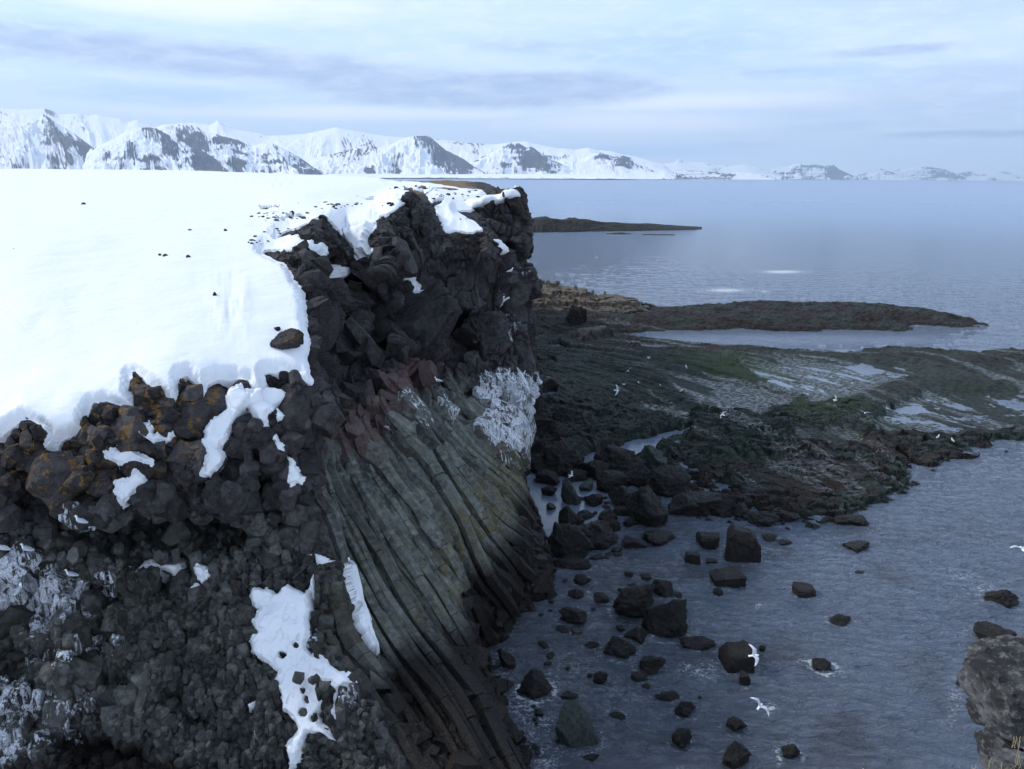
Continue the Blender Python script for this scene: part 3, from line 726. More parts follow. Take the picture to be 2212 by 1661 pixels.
def sweep_columns():
    global bl_n
    rows = np.nonzero((rv > 8.1) & (rv < 13.95))[0][::4]
    rr_ = rv[rows]
    wv = 440.0
    while wv < 1180:
        step = rcol.uniform(9, 18); wc = wv + step / 2; wv += step
        g_ = np.clip((wc - 640) / 450, 0, 1)
        path = wc + (20 + 26 * g_) * np.clip(rr_ - 8.6, 0, 9) ** 1.12
        path = path + 4 * np.sin(rr_ * 1.1 + rcol.uniform(0, 6)) + 2 * np.sin(rr_ * 3.1 + rcol.uniform(0, 6))
        r_start = 8.3 + rcol.uniform(-.15, .8)
        left = 674 + 26 * np.clip(9.6 - rr_, 0, 2) + rcol.uniform(-4, 10)
        r_lim = np.interp(path, [900, 1000, 1080, 1170], [13.9, 13.2, 12.4, 12.0])
        sel = (rr_ > r_start) & (path > left) & (path < 1172) & (rr_ < r_lim)
        if sel.sum() < 10: continue
        path = path[sel]; rws = rows[sel]
        j0 = np.array([[np.interp(path[k], wrow, S[j, :, c]) for c in range(3)] for k, j in enumerate(rws)])
        j1 = np.array([[np.interp(path[k] + step, wrow, S[j, :, c]) for c in range(3)] for k, j in enumerate(rws)])
        nn = np.array([[np.interp(path[k], wrow, N0[j, :, c]) for c in range(3)] for k, j in enumerate(rws)])
        dd = np.array([np.interp(path[k], wrow, col_D[j]) for k, j in enumerate(rws)])
        ci = np.array([int(j * NU + np.argmin(np.abs(wrow - path[k]))) for k, j in enumerate(rws)])
        sel = np.ones(len(rws), bool)
        tg = np.gradient(j0, axis=0); tg /= np.linalg.norm(tg, axis=1, keepdims=True) + 1e-9
        dj = j1 - j0; dj -= tg * (dj * tg).sum(1)[:, None]
        width = np.linalg.norm(dj, axis=1)[sel]; c = j0[sel]; nn = nn[sel]; dd = dd[sel]; ci = ci[sel]
        L = np.concatenate([[0], np.cumsum(np.linalg.norm(np.diff(c, axis=0), axis=1))])
        tcol = rcol.uniform(.62, 1.25); k6 = int(rcol.integers(5, 7)); ph0 = rcol.uniform(0, 6.28); off0 = rcol.normal(0, .13); rs = rcol.uniform(.52, .72)
        s = 0.0
        while s < L[-1] - .2:
            ln = rcol.uniform(.3, 1.25)
            if rcol.random() < .03: s += ln; off0 += rcol.normal(0, .05); continue
            e = min(s + ln, L[-1])
            off0 = off0 * .97 + rcol.normal(0, .018); jx = rcol.normal(0, .008, 3); ph = ph0 + rcol.normal(0, .05)
            for part in range(1):
                tv = [s + .004, s + .03, (s + e) / 2, e - .03, e - .004]
                rings = []
                for q, tt_ in enumerate(tv):
                    p_ = np.array([np.interp(tt_, L, c[:, a_]) for a_ in range(3)]); n_ = np.array([np.interp(tt_, L, nn[:, a_]) for a_ in range(3)]); n_ /= np.linalg.norm(n_)
                    w_ = np.interp(tt_, L, width); d_ = np.interp(tt_, L, dd)
                    t1 = np.array([np.interp(tt_ + .1, L, c[:, a_]) for a_ in range(3)]) - np.array([np.interp(tt_ - .1, L, c[:, a_]) for a_ in range(3)]); t1 /= np.linalg.norm(t1) + 1e-9
                    bb_ = np.cross(t1, n_); bb_ /= np.linalg.norm(bb_) + 1e-9; n_ = np.cross(bb_, t1)
                    rad = min(max(w_, .2), .5) * rs * (.98 if q in (0, 4) else 1.0)
                    cc = p_ + n_ * (d_ * .6 + off0 + .02) + jx
                    rings.append([cc + rad * (math.cos(ph + 6.283 * m / k6) * bb_ + .9 * math.sin(ph + 6.283 * m / k6) * n_) for m in range(k6)])
                V_ = np.array(rings).reshape(-1, 3); F_ = []
                for q in range(4):
                    for m in range(k6):
                        a_, b_ = q * k6 + m, q * k6 + (m + 1) % k6
                        F_ += [(a_, b_, b_ + k6), (a_, b_ + k6, a_ + k6)]
                for m in range(1, k6 - 1): F_ += [(0, m + 1, m), (4 * k6, 4 * k6 + m, 4 * k6 + m + 1)]
                bl_V.append(V_); bl_F.append(np.array(F_) + bl_n); bl_I.append(np.full(len(V_), ci[min(len(ci) - 1, int(np.searchsorted(L, (s + e) / 2)))])); bl_n += len(V_); bl_T.append(tcol * rcol.uniform(.88, 1.1))
            s = e


sweep_columns()
BV = np.concatenate(bl_V); BF = np.concatenate(bl_F); BI = np.concatenate(bl_I)
print('block verts', len(BV), 'tris', len(BF))
btone = np.concatenate([np.full(len(v), t) for v, t in zip(bl_V, bl_T)])
battr = {k_: np.asarray(v_)[BI] for k_, v_ in attrs.items()}
battr['tone'] = btone
tb_ = BV[:, 2] + .5 * fbm(BV[:, 0] * .8, BV[:, 1] * .8, BV[:, 2] * .8, 3, 101)
battr['weed'] = np.maximum(sstep(3.5, 2.7, tb_) * sstep(5.0, 5.8, CU[BI]), sstep(1.6, 1.0, tb_))
jb = mesh_obj('jointed_blocks', BV, BF, ROCK, False, cliff, battr)
blk_px, blk_py = proj(BV)

# ---- snow: drapes over the smoothed rock
Db = blur(Dg, int(5 * Q)).ravel()
Dw = blur(Dg, int(14 * Q)).ravel()
hs_field = np.where(RV < edge_row - .4, Dw, .5 * Db + .5 * Dw)
dist_e = np.clip(sdf, -4, 30)
thick = np.where(sdf > 0, 0.10 + 0.24 * sstep(0, 22, sdf), -0.05 + 0.03 * sdf)
thick = thick - 0.35 * sstep(-.05, .05, bare) * (RV < edge_row + .5) - .45 * holeb * (RV > edge_row - 3.5)
drift = 0.10 * fbm(X * .22 + Y * .1, Y * .16, None, 4, 111) + .035 * fbm(X * .5 + Y * .3, Y * 1.6 - X * .4, None, 4, 117) + .35 * np.exp(-((sdf - 30) / 40) ** 2) * 0
drift += .12 * np.exp(-((PX - 500) / 45) ** 2 - ((PY - 680) / 70) ** 2) * fbm(PX * .03, PY * .012, None, 3, 113)
hs = hs_field * .6 + thick + drift * sstep(0, 40, sdf)
V = P0 + Nn * hs[:, None]
keep = ok_rows & (sdf > -3.5)
v2, f2, used = sub_mesh(V, FACES, keep)
sf = mesh_obj('snow_field', v2, f2, SNOW, True)
tag(sf, 'smooth white snow field covering the cliff top plateau', 'snow field', kind='structure')
rag1 = 4.5 * fbm(PX * .13, PY * .13, None, 3, 191); rag2 = 4.5 * fbm(PX * .13, PY * .13, None, 3, 192)
kk = 0
for poly, lab in PATCH:
    kk += 1
    s = poly_sd(PX + wx * .45 + rag1, PY + wy * .45 + rag2, poly)
    near = (s > -5) & (RV > edge_row - .6)
    if kk in (23, 24): near &= RV < 6.4
    if kk == 23: near &= (CU > 6.0) & (CU < 9)
    if 18 <= kk <= 23: near &= RV < 9
    tk = np.where(s > 0, (.36 if kk in (14, 22) else 0.07) + 0.016 * np.minimum(s, 10) + (.35 * sstep(2, 16, s) if kk == 23 else 0), -.03 + .035 * s) - .5 * holeb
    hh = Db * .6 + Dg.ravel() * .4 + tk + .05 * fbm(X * 1.6, Z * 1.6, None, 3, 120)
    Vp = P0 + Nn * hh[:, None]
    if near.sum() < 12: print('patch empty', kk); continue
    v2, f2, used = sub_mesh(Vp, FACES, near)
    v2, f2 = biggest(v2, f2)
    o = mesh_obj('snow_patch', v2, f2, SNOW, True)
    tag(o, lab, 'snow patch', 'snow patches on the cliff faces')


def on_cliff(x, y, rad=4.0):
    """nearest visible rock point at a picture position"""
    px, py = proj(R_)
    m = (np.abs(px - x) < rad) & (np.abs(py - y) < rad)
    if not m.any(): return None
    c = R_[m]; d = c[:, 1]; best = c[np.argmin(d)]
    m2 = (np.abs(blk_px - x) < rad + 3) & (np.abs(blk_py - y) < rad + 3)
    if m2.any():
        c2 = BV[m2]; c2 = c2[c2[:, 1] < best[1] + .4]
        if len(c2): best = np.array([*c2[np.argmin(c2[:, 1])][:2], np.median(c2[:, 2])])
    return best
# ------------------------------------------------------------------ far shoulder of the headland (behind the main cliff)
def shoulder():
    cols = []
    for x, yt, Yt, xb in [(965, 452, 50, 965), (1000, 449, 48.5, 1000), (1035, 446, 47.5, 1035), (1068, 436, 47, 1070), (1103, 430, 47, 1103), (1124, 426, 48, 1128), (1131, 425, 50, 1140)]:
        ztop = atY(x, yt, Yt)[2]
        prof = [(0, 0), (.05, 0), (.3, 4), (.6, 0), (.85, 4), (1, 6)]
        col = [atY(x - 10, yt - 5, Yt + 12), atY(x, yt - 1.5, Yt + 4)]
        for f_, bul in prof:
            z = ztop * (1 - f_)
            p = atY(x, yt, Yt); xx = (x + (xb - x) * f_ + bul * (1 if x > 1090 else 0))
            p = np.array([(xx - 1106) / F * math.cos(PITCH) * Yt, Yt - 1.2 * f_, z]); p[0] += -.0 + (Yt * .0)
            # keep the same picture column for the top point
            p[0] = atY(xx, yt, Yt)[0] * (1 if f_ < .01 else 1)
            col.append(p)
        cols.append(col)
    c = np.array(cols); b = c[-1].copy(); b[:, 1] += 6; b[:, 0] -= .4; b2 = b.copy(); b2[:, 1] += 8; b2[:, 0] -= 3
    c = np.concatenate([c, b[None], b2[None]], 0)
    c = np.swapaxes(c, 0, 1)
    S, rv = pchip(c, [20, 25, 12, 90, 110, 90, 60]); S, cu = pchip(np.swapaxes(S, 0, 1), [40, 40, 40, 40, 40, 30, 50, 20]); S = np.swapaxes(S, 0, 1)
    nv, nu = S.shape[:2]
    N = grid_normals(S)
    if N[nv // 2, nu // 3, 1] > 0: N = -N
    for k in range(3): N[..., k] = blur(N[..., k], 5)
    N /= np.linalg.norm(N, axis=2, keepdims=True)
    P = S.reshape(-1, 3); N = N.reshape(-1, 3); X, Y, Z = P.T
    F1, F2, hc, ox, oy, oz = voro(X * .9, Y * .7, Z * .75, 221)
    d = .9 * (rnd(hc, 5) - .5) + .7 * ((rnd(hc, 6) - .5) * ox + (rnd(hc, 8) - .5) * oz) - .3 * np.exp(-(F2 - F1) / .07)
    F1, F2, h2, ox, oy, oz = voro(X * 2.1, Y * 2, Z * 1.8, 222)
    d += .3 * (rnd(h2, 5) - .5) + .3 * ((rnd(h2, 6) - .5) * ox + (rnd(h2, 8) - .5) * oz) - .12 * np.exp(-(F2 - F1) / .07)
    R = np.repeat(rv[:, None], nu, 1).ravel()
    wl = sstep(1.2, 2.1, R)
    d = d * (.35 + .65 * wl) + .5 * fbm(X * .3, Y * .3, Z * .3, 3, 223) * wl
    tone = .75 + .5 * rnd(hc, 9)
    px, py = proj(P)
    br = (1 - wl) * sstep(1085, 1100, px)
    z0 = np.zeros(len(P))
    o = mesh_obj('cliff_shoulder', P + N * d[:, None], grid_faces(nv, nu), ROCK, False, None, dict(tone=tone, fan=z0, red=z0, algae=br * .7, lichen=.25 * (1 - wl) + .25 * (Z > 12.5), weed=sstep(2.5, 1.8, Z), guano=z0))
    tag(o, 'far dark shoulder of the headland against the sea', 'cliff', kind='structure')
    # snow on it
    s = poly_sd(px + 2 * vnoise(px * .1, py * .1, seed=3), py, [(930, 380), (1100, 380), (1112, 431), (1098, 447), (1080, 438), (1066, 442), (1060, 448), (1040, 452), (1000, 458), (930, 470)])
    s = np.where(R > 2.35, -9, s)
    dd = blur((d).reshape(nv, nu), 5).ravel()
    th = np.where(s > 0, .12 + .03 * np.minimum(s, 8), -.05 + .05 * s) - .3 * sstep(1085, 1098, px) * (R < 1.6)
    v, f, _ = sub_mesh(P + N * (dd + th)[:, None], grid_faces(nv, nu), s > -4)
    o = mesh_obj('snow_cover', v, f, SNOW, True); tag(o, 'snow lying over the far shoulder of the headland', 'snow', kind='structure')


shoulder()

# ------------------------------------------------------------------ more materials
def weed_rock_material(name='weedy_rock', light=0.0):
    m, t, p = new_mat(name)
    co = t.n('ShaderNodeTexCoord').outputs['Object']
    oi = t.n('ShaderNodeObjectInfo').outputs['Random']
    off = t.n('ShaderNodeVectorMath', operation='ADD'); t.put(off.inputs[0], co); cb = t.n('ShaderNodeCombineXYZ'); t.put(cb.inputs[0], t.m('MULTIPLY', oi, 37.0)); t.put(off.inputs[1], cb.outputs[0])
    c = off.outputs[0]
    n1 = t.noise(c, 1.3, 8, 0.65); n2 = t.noise(t.vec(c, (1, 1, .5)), 9.0, 9, 0.75, .5)
    b = t.mix(t.ss(n1, .4, .62), (0.005, 0.005, 0.005), (0.016, 0.014, 0.012))
    b = t.mix(t.m('MULTIPLY', t.ss(n2, .5, .68), .8), b, (0.055, 0.042, 0.034))
    g = t.attr('green').outputs['Fac']
    b = t.mix(g, b, t.mix(t.ss(n2, .4, .6), (0.022, 0.032, 0.028), (0.06, 0.075, 0.066)))
    if light: b = t.mix(light, b, (0.1, 0.095, 0.09))
    t.put(p.inputs['Base Color'], b)
    t.put(p.inputs['Roughness'], t.ss(n1, .3, .7, .42, .8)); p.inputs['Specular IOR Level'].default_value = .3
    bb = bump(t, None, t.noise(t.vec(c, (1, 1, .6)), 4, 10, .78, .4), 1.0, .22)
    bump(t, p, t.noise(c, 26, 5, .8), .8, .04, bb)
    return m


WEED = weed_rock_material()


def reef_material():
    m, t, p = new_mat('tidal_reef')
    co = t.n('ShaderNodeTexCoord').outputs['Object']
    n1 = t.noise(co, .35, 8, .6); n2 = t.noise(t.vec(co, (1, 1.6, 1), rot=(0, 0, .5)), 2.4, 9, .75, .4); n3 = t.noise(co, 9, 6, .7)
    g = t.attr('green').outputs['Fac']; e = t.attr('edge').outputs['Fac']
    b = t.mix(t.ss(n2, .4, .62), (0.008, 0.009, 0.0085), (0.045, 0.052, 0.050))
    b = t.mix(t.m('MULTIPLY', t.ss(n1, .45, .6), .6), b, (0.02, 0.015, 0.015))
    gr = t.mix(t.ss(n2, .42, .6), (0.007, 0.012, 0.009), (0.032, 0.05, 0.038))
    b = t.mix(t.m('MULTIPLY', t.ss(t.noise(co, .5, 6, .6), .36, .56), .75), b, gr)
    b = t.mix(t.m('MULTIPLY', g, t.ss(n2, .35, .6)), b, (0.016, 0.033, 0.011))
    b = t.mix(t.m('MULTIPLY', e, .9), b, t.mix(t.ss(n2, .45, .65), (0.009, 0.0065, 0.006), (0.045, 0.03, 0.024)))
    br = t.attr('tan').outputs['Fac']
    b = t.mix(br, b, t.mix(t.ss(n2, .38, .62), (0.045, 0.036, 0.03), (0.16, 0.13, 0.10)))
    t.put(p.inputs['Base Color'], b)
    wn = t.noise(t.vec(co, (1, 2.2, 1), rot=(0, 0, .5)), 3.0, 8, .7, .4)
    wet = t.m('MULTIPLY', t.attr('wet').outputs['Fac'], t.ss(wn, .45, .56))
    t.put(p.inputs['Roughness'], t.m('SUBTRACT', .72, t.m('MULTIPLY', wet, .58)))
    t.put(p.inputs['Specular IOR Level'], t.m('ADD', .16, t.m('MULTIPLY', wet, .5)))
    bn = t.n('ShaderNodeBump'); bn.inputs['Distance'].default_value = .22; t.put(bn.inputs['Height'], n2); t.put(bn.inputs['Strength'], t.m('SUBTRACT', .95, t.m('MULTIPLY', wet, .8))); bb = bn.outputs[0]
    bn2 = t.n('ShaderNodeBump'); bn2.inputs['Distance'].default_value = .06; t.put(bn2.inputs['Height'], n3); t.put(bn2.inputs['Strength'], t.m('SUBTRACT', .8, t.m('MULTIPLY', wet, .75))); t.put(bn2.inputs['Normal'], bb); t.put(p.inputs['Normal'], bn2)
    return m


REEF = reef_material()


def sea_material():
    m, t, p = new_mat('sea_water')
    co = t.n('ShaderNodeTexCoord').outputs['Object']
    geo = t.n('ShaderNodeCameraData') if False else None
    sp = t.n('ShaderNodeSeparateXYZ'); t.put(sp.inputs[0], co)
    dist = t.n('ShaderNodeVectorMath', operation='LENGTH', i={0: co}).outputs[1]
    shallow = t.attr('shallow').outputs['Fac']
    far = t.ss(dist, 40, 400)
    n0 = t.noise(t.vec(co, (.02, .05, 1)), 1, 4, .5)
    b = t.mix(far, (0.105, 0.132, 0.185), (0.15, 0.22, 0.34))  # paler with distance: sky reflection put into the water colour
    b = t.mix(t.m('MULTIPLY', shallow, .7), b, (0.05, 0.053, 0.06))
    fo = t.attr('foam').outputs['Fac']
    wv = t.n('ShaderNodeTexNoise', i={'Vector': co, 'Scale': 2.2, 'Detail': 8, 'Roughness': .65, 'Distortion': 1.6}).outputs[0]
    fil = t.m('SUBTRACT', 1.0, t.m('MULTIPLY', t.m('ABSOLUTE', t.m('SUBTRACT', wv, .5)), 16.0))
    wv2 = t.noise(t.vec(co, (1, 2, 1)), 3.0, 8, .75, .6)
    fm = t.m('MULTIPLY', t.m('MULTIPLY', t.ss(fo, 0.1, 0.9), t.ss(fil, .3, .95)), t.ss(wv2, .42, .6))
    fm = t.m('MAXIMUM', fm, t.ss(t.m('ADD', fo, t.m('MULTIPLY', t.m('SUBTRACT', wv2, .5), 2.6)), .98, 1.25))
    b = t.mix(t.m('MULTIPLY', fm, .85), b, (0.62, 0.66, 0.72))
    t.put(p.inputs['Base Color'], b)
    t.put(p.inputs['Roughness'], t.m('MAXIMUM', t.m('MULTIPLY', fm, .7), t.ss(dist, 50, 700, .06, .28)))
    p.inputs['IOR'].default_value = 1.37
    calm = t.attr('calm').outputs['Fac']
    s1 = t.noise(t.vec(co, (.8, 1.9, 1), rot=(0, 0, .35)), 1.5, 8, .62, .8)
    s2 = t.noise(t.vec(co, (1.6, 3.0, 1), rot=(0, 0, -.2)), 3.2, 5, .6, .4)
    s3 = t.noise(t.vec(co, (.05, .12, 1), rot=(0, 0, .1)), 1, 5, .6)
    h = t.m('ADD', t.m('MULTIPLY', s1, .62), t.m('ADD', t.m('MULTIPLY', s2, .2), t.m('MULTIPLY', s3, 1.2)))
    bn = t.n('ShaderNodeBump'); bn.inputs['Distance'].default_value = 1.0
    t.put(bn.inputs['Height'], h); t.put(bn.inputs['Strength'], t.m('MULTIPLY', t.ss(dist, 30, 900, 1.0, .3), t.m('SUBTRACT', 1.0, t.m('MULTIPLY', calm, .93))))
    t.put(p.inputs['Normal'], bn)
    return m


SEAM = sea_material()
cP = math.cos(PITCH)

# ------------------------------------------------------------------ rocks in the water: (x, y of the middle, width, height, label, greenness)
ROCKS = [
 (1228, 1180, 104, 84, 'large black angular boulder standing in calm water right of the cliff foot', 0),
 (1600, 1188, 72, 78, 'tall cube shaped black boulder alone in open water below the reef', 0),
 (1568, 1250, 66, 36, 'low dark rock just below the tall cube shaped boulder', 0),
 (1369, 1306, 92, 74, 'largest weedy brown boulder of the touching pair in mid water', 0),
 (1442, 1348, 98, 84, 'black boulder touching the right side of the largest weedy one', 0),
 (1245, 1329, 74, 42, 'flat weedy boulder in the water near the dark cliff foot', 0),
 (1435, 1273, 56, 36, 'low rounded rock right above the touching boulder pair', 0),
 (1332, 1396, 78, 56, 'pointed weedy boulder below the touching boulder pair', 0),
 (1377, 1374, 56, 32, 'smooth low rock between the pointed boulder and the touching pair', 0),
 (1403, 1436, 58, 38, 'leaning rock with a raised right shoulder in mid water', 0),
 (1380, 1462, 34, 20, 'small stone at the lower left end of the leaning rock', 0),
 (1592, 1428, 68, 62, 'square black boulder with a gull flying above it', 0),
 (1512, 1392, 88, 16, 'long flat rock barely breaking the surface', 0),
 (1158, 1482, 66, 50, 'dark pyramid shaped boulder in foamy water by the weedy shelf', 0),
 (1092, 1426, 42, 34, 'rounded stone in the cove at the weedy shelf', 0),
 (1297, 1468, 30, 26, 'small shaggy knob of weed alone in mid water', 0),
 (1246, 1578, 92, 92, 'smooth dark green boulder near the bottom of the view', 1),
 (1482, 1528, 48, 26, 'low weedy rock left of the low flying gull', 0),
 (1586, 1566, 50, 32, 'ragged weedy rock below the low flying gull', 0),
 (1470, 1598, 44, 34, 'small slanted rock near the bottom of the view', 0),
 (1592, 1632, 58, 46, 'shaggy weedy rock at the bottom edge of the view', 0),
 (1706, 1624, 40, 28, 'small rock ringed with foam near the bottom edge', 0),
 (1332, 1543, 36, 18, 'small flat stone right of the dark green boulder', 0),
 (1778, 1436, 44, 20, 'low rock awash with foam on both sides', 0),
 (1815, 1338, 50, 22, 'pointed low rock alone in the right hand water', 0),
 (1733, 1277, 46, 26, 'rounded weedy rock far out right of the cube boulder', 0),
 (1846, 1124, 82, 26, 'wide flat rock just off the corner of the reef', 0),
 (1848, 1181, 62, 22, 'oblong weedy rock below the wide flat one', 0),
 (1530, 1170, 48, 32, 'small dark rock between the boulder pile and the cube boulder', 0),
 (1495, 1207, 34, 28, 'small weedy stone left of the cube boulder', 0),
 (2163, 1290, 58, 30, 'shaggy rock at the far right of the water', 0),
 (2142, 1372, 74, 34, 'oblong weedy rock above the big foreground stone', 0),
 (1262, 1252, 46, 22, 'low block nearest below the large angular boulder', 0),
 (1248, 1281, 44, 24, 'little pointed rock left of the largest weedy boulder', 0),
 (1302, 1291, 38, 18, 'tiny flat rock touching the left of the largest weedy boulder', 0),
 (1396, 1244, 26, 12, 'tiny weed tipped stone above the largest weedy boulder', 0),
 (1660, 1160, 34, 12, 'thin weedy rock left of a pair just awash', 0),
 (1697, 1172, 32, 11, 'thin weedy rock right of a pair just awash', 0),
 (1548, 1278, 26, 16, 'tiny stone below the low dark rock', 0),
 (1440, 1504, 52, 10, 'sunken slab showing only its top in mid water', 0),
 (1278, 1394, 36, 14, 'little weedy stone left of the pointed boulder', 0),
 (1228, 1504, 38, 16, 'small weedy stone above the dark green boulder', 0),
 (1606, 1470, 24, 28, 'small wet rock hanging below the square black boulder', 0),
 (1856, 1236, 24, 8, 'rock tip ringed by ripples in the right hand water', 0),
 (1216, 1361, 26, 12, 'tiny stone below the flat weedy boulder', 0),
 (1246, 1362, 26, 11, 'greenish sunken stone below the flat weedy boulder', 1),
 (1290, 1204, 34, 14, 'low wet stone right of the large angular boulder', 0),
 (1232, 1222, 90, 16, 'flat wet apron rock under the large angular boulder', 0),
 (1536, 1212, 24, 9, 'tiny awash stone left of the cube boulder', 0),
 (1646, 1404, 14, 14, 'tiny rock under the wing of the upper gull', 0),
 (1178, 1395, 20, 10, 'tiny stone in the dark water of the cove', 0),
 (1275, 1640, 40, 14, 'small sunken stone below the dark green boulder', 0),
 (1210, 1600, 30, 14, 'small sunken stone left of the dark green boulder', 0),
]
PILE = [
 (1222, 1002, 92, 62, 'broad black boulder at the head of the pile beside the cliff'), (1229, 1125, 64, 44, 'pyramid boulder standing in the still pool'),
 (1230, 1074, 46, 46, 'smooth grey green block in the still pool', 1), (1186, 1063, 34, 24, 'small block in the still pool nearest the cliff'), (1188, 1096, 24, 16, 'smallest grey stone of the still pool', 1),
 (1262, 1112, 42, 18, 'flat stone beside the pyramid boulder'), (1268, 1052, 36, 20, 'grey stone above the smooth block', 1), (1332, 998, 110, 62, 'long rounded boulder at the top of the pile'),
 (1290, 1022, 60, 40, 'black boulder left under the long rounded one'), (1408, 996, 66, 54, 'pale green rounded boulder at the pile top right', 1), (1450, 985, 30, 26, 'dark stone right of the pale green boulder'),
 (1378, 1036, 66, 44, 'round boulder in the heart of the pile'), (1318, 1050, 72, 42, 'wide boulder left of the heart of the pile'), (1281, 1082, 44, 26, 'low block above the flat stone'),
 (1350, 1082, 62, 44, 'boulder wedged above the largest black one'), (1444, 1052, 96, 60, 'wide shiny boulder at the right of the pile'), (1404, 1112, 92, 78, 'largest black boulder at the foot of the pile'),
 (1506, 1092, 86, 62, 'sloping boulder at the right end of the pile'), (1556, 1096, 60, 48, 'weed fringed boulder ending the pile on the right'), (1312, 1118, 50, 26, 'low boulder left of the largest black one'),
 (1292, 1160, 84, 48, 'ridged boulder below the pile next to the large angular one'), (1275, 1176, 56, 28, 'lower wet lump of the ridged boulder'), (1366, 1172, 52, 22, 'oval wet boulder below the largest black one'),
 (1418, 1160, 74, 30, 'mossy low boulder under the largest black one'), (1342, 1106, 34, 24, 'brown stone left of the largest black boulder'), (1322, 1140, 34, 22, 'small stone above the oval wet boulder'),
 (1360, 1130, 30, 20, 'stone squeezed against the largest black boulder'), (1247, 1030, 50, 26, 'shadowed boulder under the broad black one'), (1185, 1036, 60, 28, 'flat dark boulder touching the cliff by the pool'),
 (1165, 1010, 54, 36, 'boulder half hidden behind the cliff edge'), (1172, 972, 48, 44, 'upright boulder against the cliff edge above the pool'), (1175, 925, 52, 38, 'dark boulder in the talus beside the white stained rock'),
 (1205, 945, 44, 30, 'flat boulder of the talus above the broad black one'), (1218, 900, 60, 34, 'boulder of the talus at the reef margin'), (1160, 885, 40, 34, 'talus boulder hugging the white stained rock'),
 (1195, 868, 46, 28, 'talus boulder with water behind it'), (1225, 872, 40, 22, 'smooth talus boulder nearest the reef pool'), (1160, 845, 36, 28, 'small talus boulder next to the cliff'),
 (1190, 832, 44, 26, 'talus boulder halfway up the shore'), (1165, 806, 40, 26, 'talus boulder below the little pool'), (1158, 776, 30, 20, 'uppermost talus boulder by the cliff edge'),
 (1262, 905, 40, 18, 'low slab lying on the reef beside the talus'), (1250, 868, 52, 20, 'rounded hummock on the reef beside the talus'), (1470, 1018, 34, 16, 'flat stone between the two reef pools'),
 (1480, 1100, 70, 40, 'dark boulder filling the right side of the pile'), (1395, 1075, 60, 36, 'boulder resting on the largest black one'), (1232, 1208, 40, 16, 'low stone under the large angular boulder'),
 (1248, 696, 52, 44, 'solitary rounded boulder on the ledge below the tan rock'), (1130, 1000, 40, 40, 'boulder mostly hidden by the cliff edge'),
 (1600, 1108, 44, 24, 'weedy lump between the pile and the reef corner'), (1640, 1118, 74, 26, 'long weedy ledge rock at the reef corner'), (1700, 1112, 60, 22, 'ragged weedy rock at the outer reef corner'), (1605, 1080, 50, 22, 'flat rock behind the weedy lump'),
]


def ico(sub):
    import bmesh
    bm = bmesh.new(); bmesh.ops.create_icosphere(bm, subdivisions=sub, radius=1.0)
    v = np.array([x.co[:] for x in bm.verts]); f = np.array([[a.index for a in q.verts] for q in bm.faces]); bm.free()
    return v, f


ICO4 = ico(4); ICO5 = ico(5); ICO6 = ico(6)


def rock_shape(base, seed, boxy=.6, facets=1.0, noise=.12):
    v, f = base
    r = np.random.default_rng(seed)
    ns = []
    # cut a ball by random planes: flat faces with firm edges
    rad = np.full(len(v), 1.3)
    for _ in range(int(8 + 4 * facets)):
        n = r.normal(size=3); n /= np.linalg.norm(n)
        d = r.uniform(.55, .95)
        c = v @ n
        rad = np.minimum(rad, np.where(c > .05, d / np.maximum(c, .05), 9))
    rad = rad * min(1, boxy + .25) + max(0, .75 - boxy) * .85
    p = v * rad[:, None]
    o = r.uniform(-50, 50, 3)
    q = p * 1.5 + o
    n = noise * fbm(q[:, 0], q[:, 1], q[:, 2], 3, seed) + noise * .45 * fbm(q[:, 0] * 3.5, q[:, 1] * 3.5, q[:, 2] * 3.5, 4, seed + 5)
    F1, F2, hc, a, b, c_ = voro(q[:, 0] * 1.5, q[:, 1] * 1.5, q[:, 2] * 1.5, seed)
    n += noise * .7 * (rnd(hc, 1) - .5) + noise * .5 * fbm(q[:, 0] * 7, q[:, 1] * 7, q[:, 2] * 7, 3, seed + 8)
    p = p * (1 + n)[:, None]
    p /= np.abs(p).max(0)
    return p, f


def place_rock(name, cat, x, y, wd, ht, lab, green, seed, group, base_z=0.0):
    c = atZ(x, y + ht * .18, base_z); dist = np.linalg.norm(c - np.array([0, 0, H]))
    wd *= 1.02; ht *= 1.05; rx = wd / 2 * dist / F; dep = math.asin((H - base_z) / dist)
    tot = ht * dist / F
    ry = min(rx * .9, tot * .45 / math.sin(dep) if dep > 0 else rx)
    ry = max(ry, rx * .45)
    rz = max(.5 * (tot - .9 * ry * math.sin(dep)) / math.cos(dep) * 1.5, .3 * rx)
    v, f = rock_shape(ICO4 if wd < 36 else ICO5, seed, .55 + .3 * ((seed * 37) % 10) / 10, 1, .22 if 'smooth' not in lab else .1)
    if 'pyramid' in lab or 'pointed' in lab:
        k = 1 - .42 * np.clip(v[:, 2], 0, 1); v[:, 0] *= k; v[:, 1] *= k
    if 'cube' in lab or 'square' in lab: v = np.sign(v) * np.abs(v) ** .5; rz *= .85
    v = v * np.array([rx, ry, rz])
    o = mesh_obj(name, v, f, WEED, True, None, dict(green=np.full(len(v), .85 * green)))
    o.location = (c[0], c[1], base_z + rz * .30); o.rotation_euler = (0, 0, ((seed * 13) % 7 - 3) * .06)
    tag(o, lab, cat, group)
    return c, rx, ry


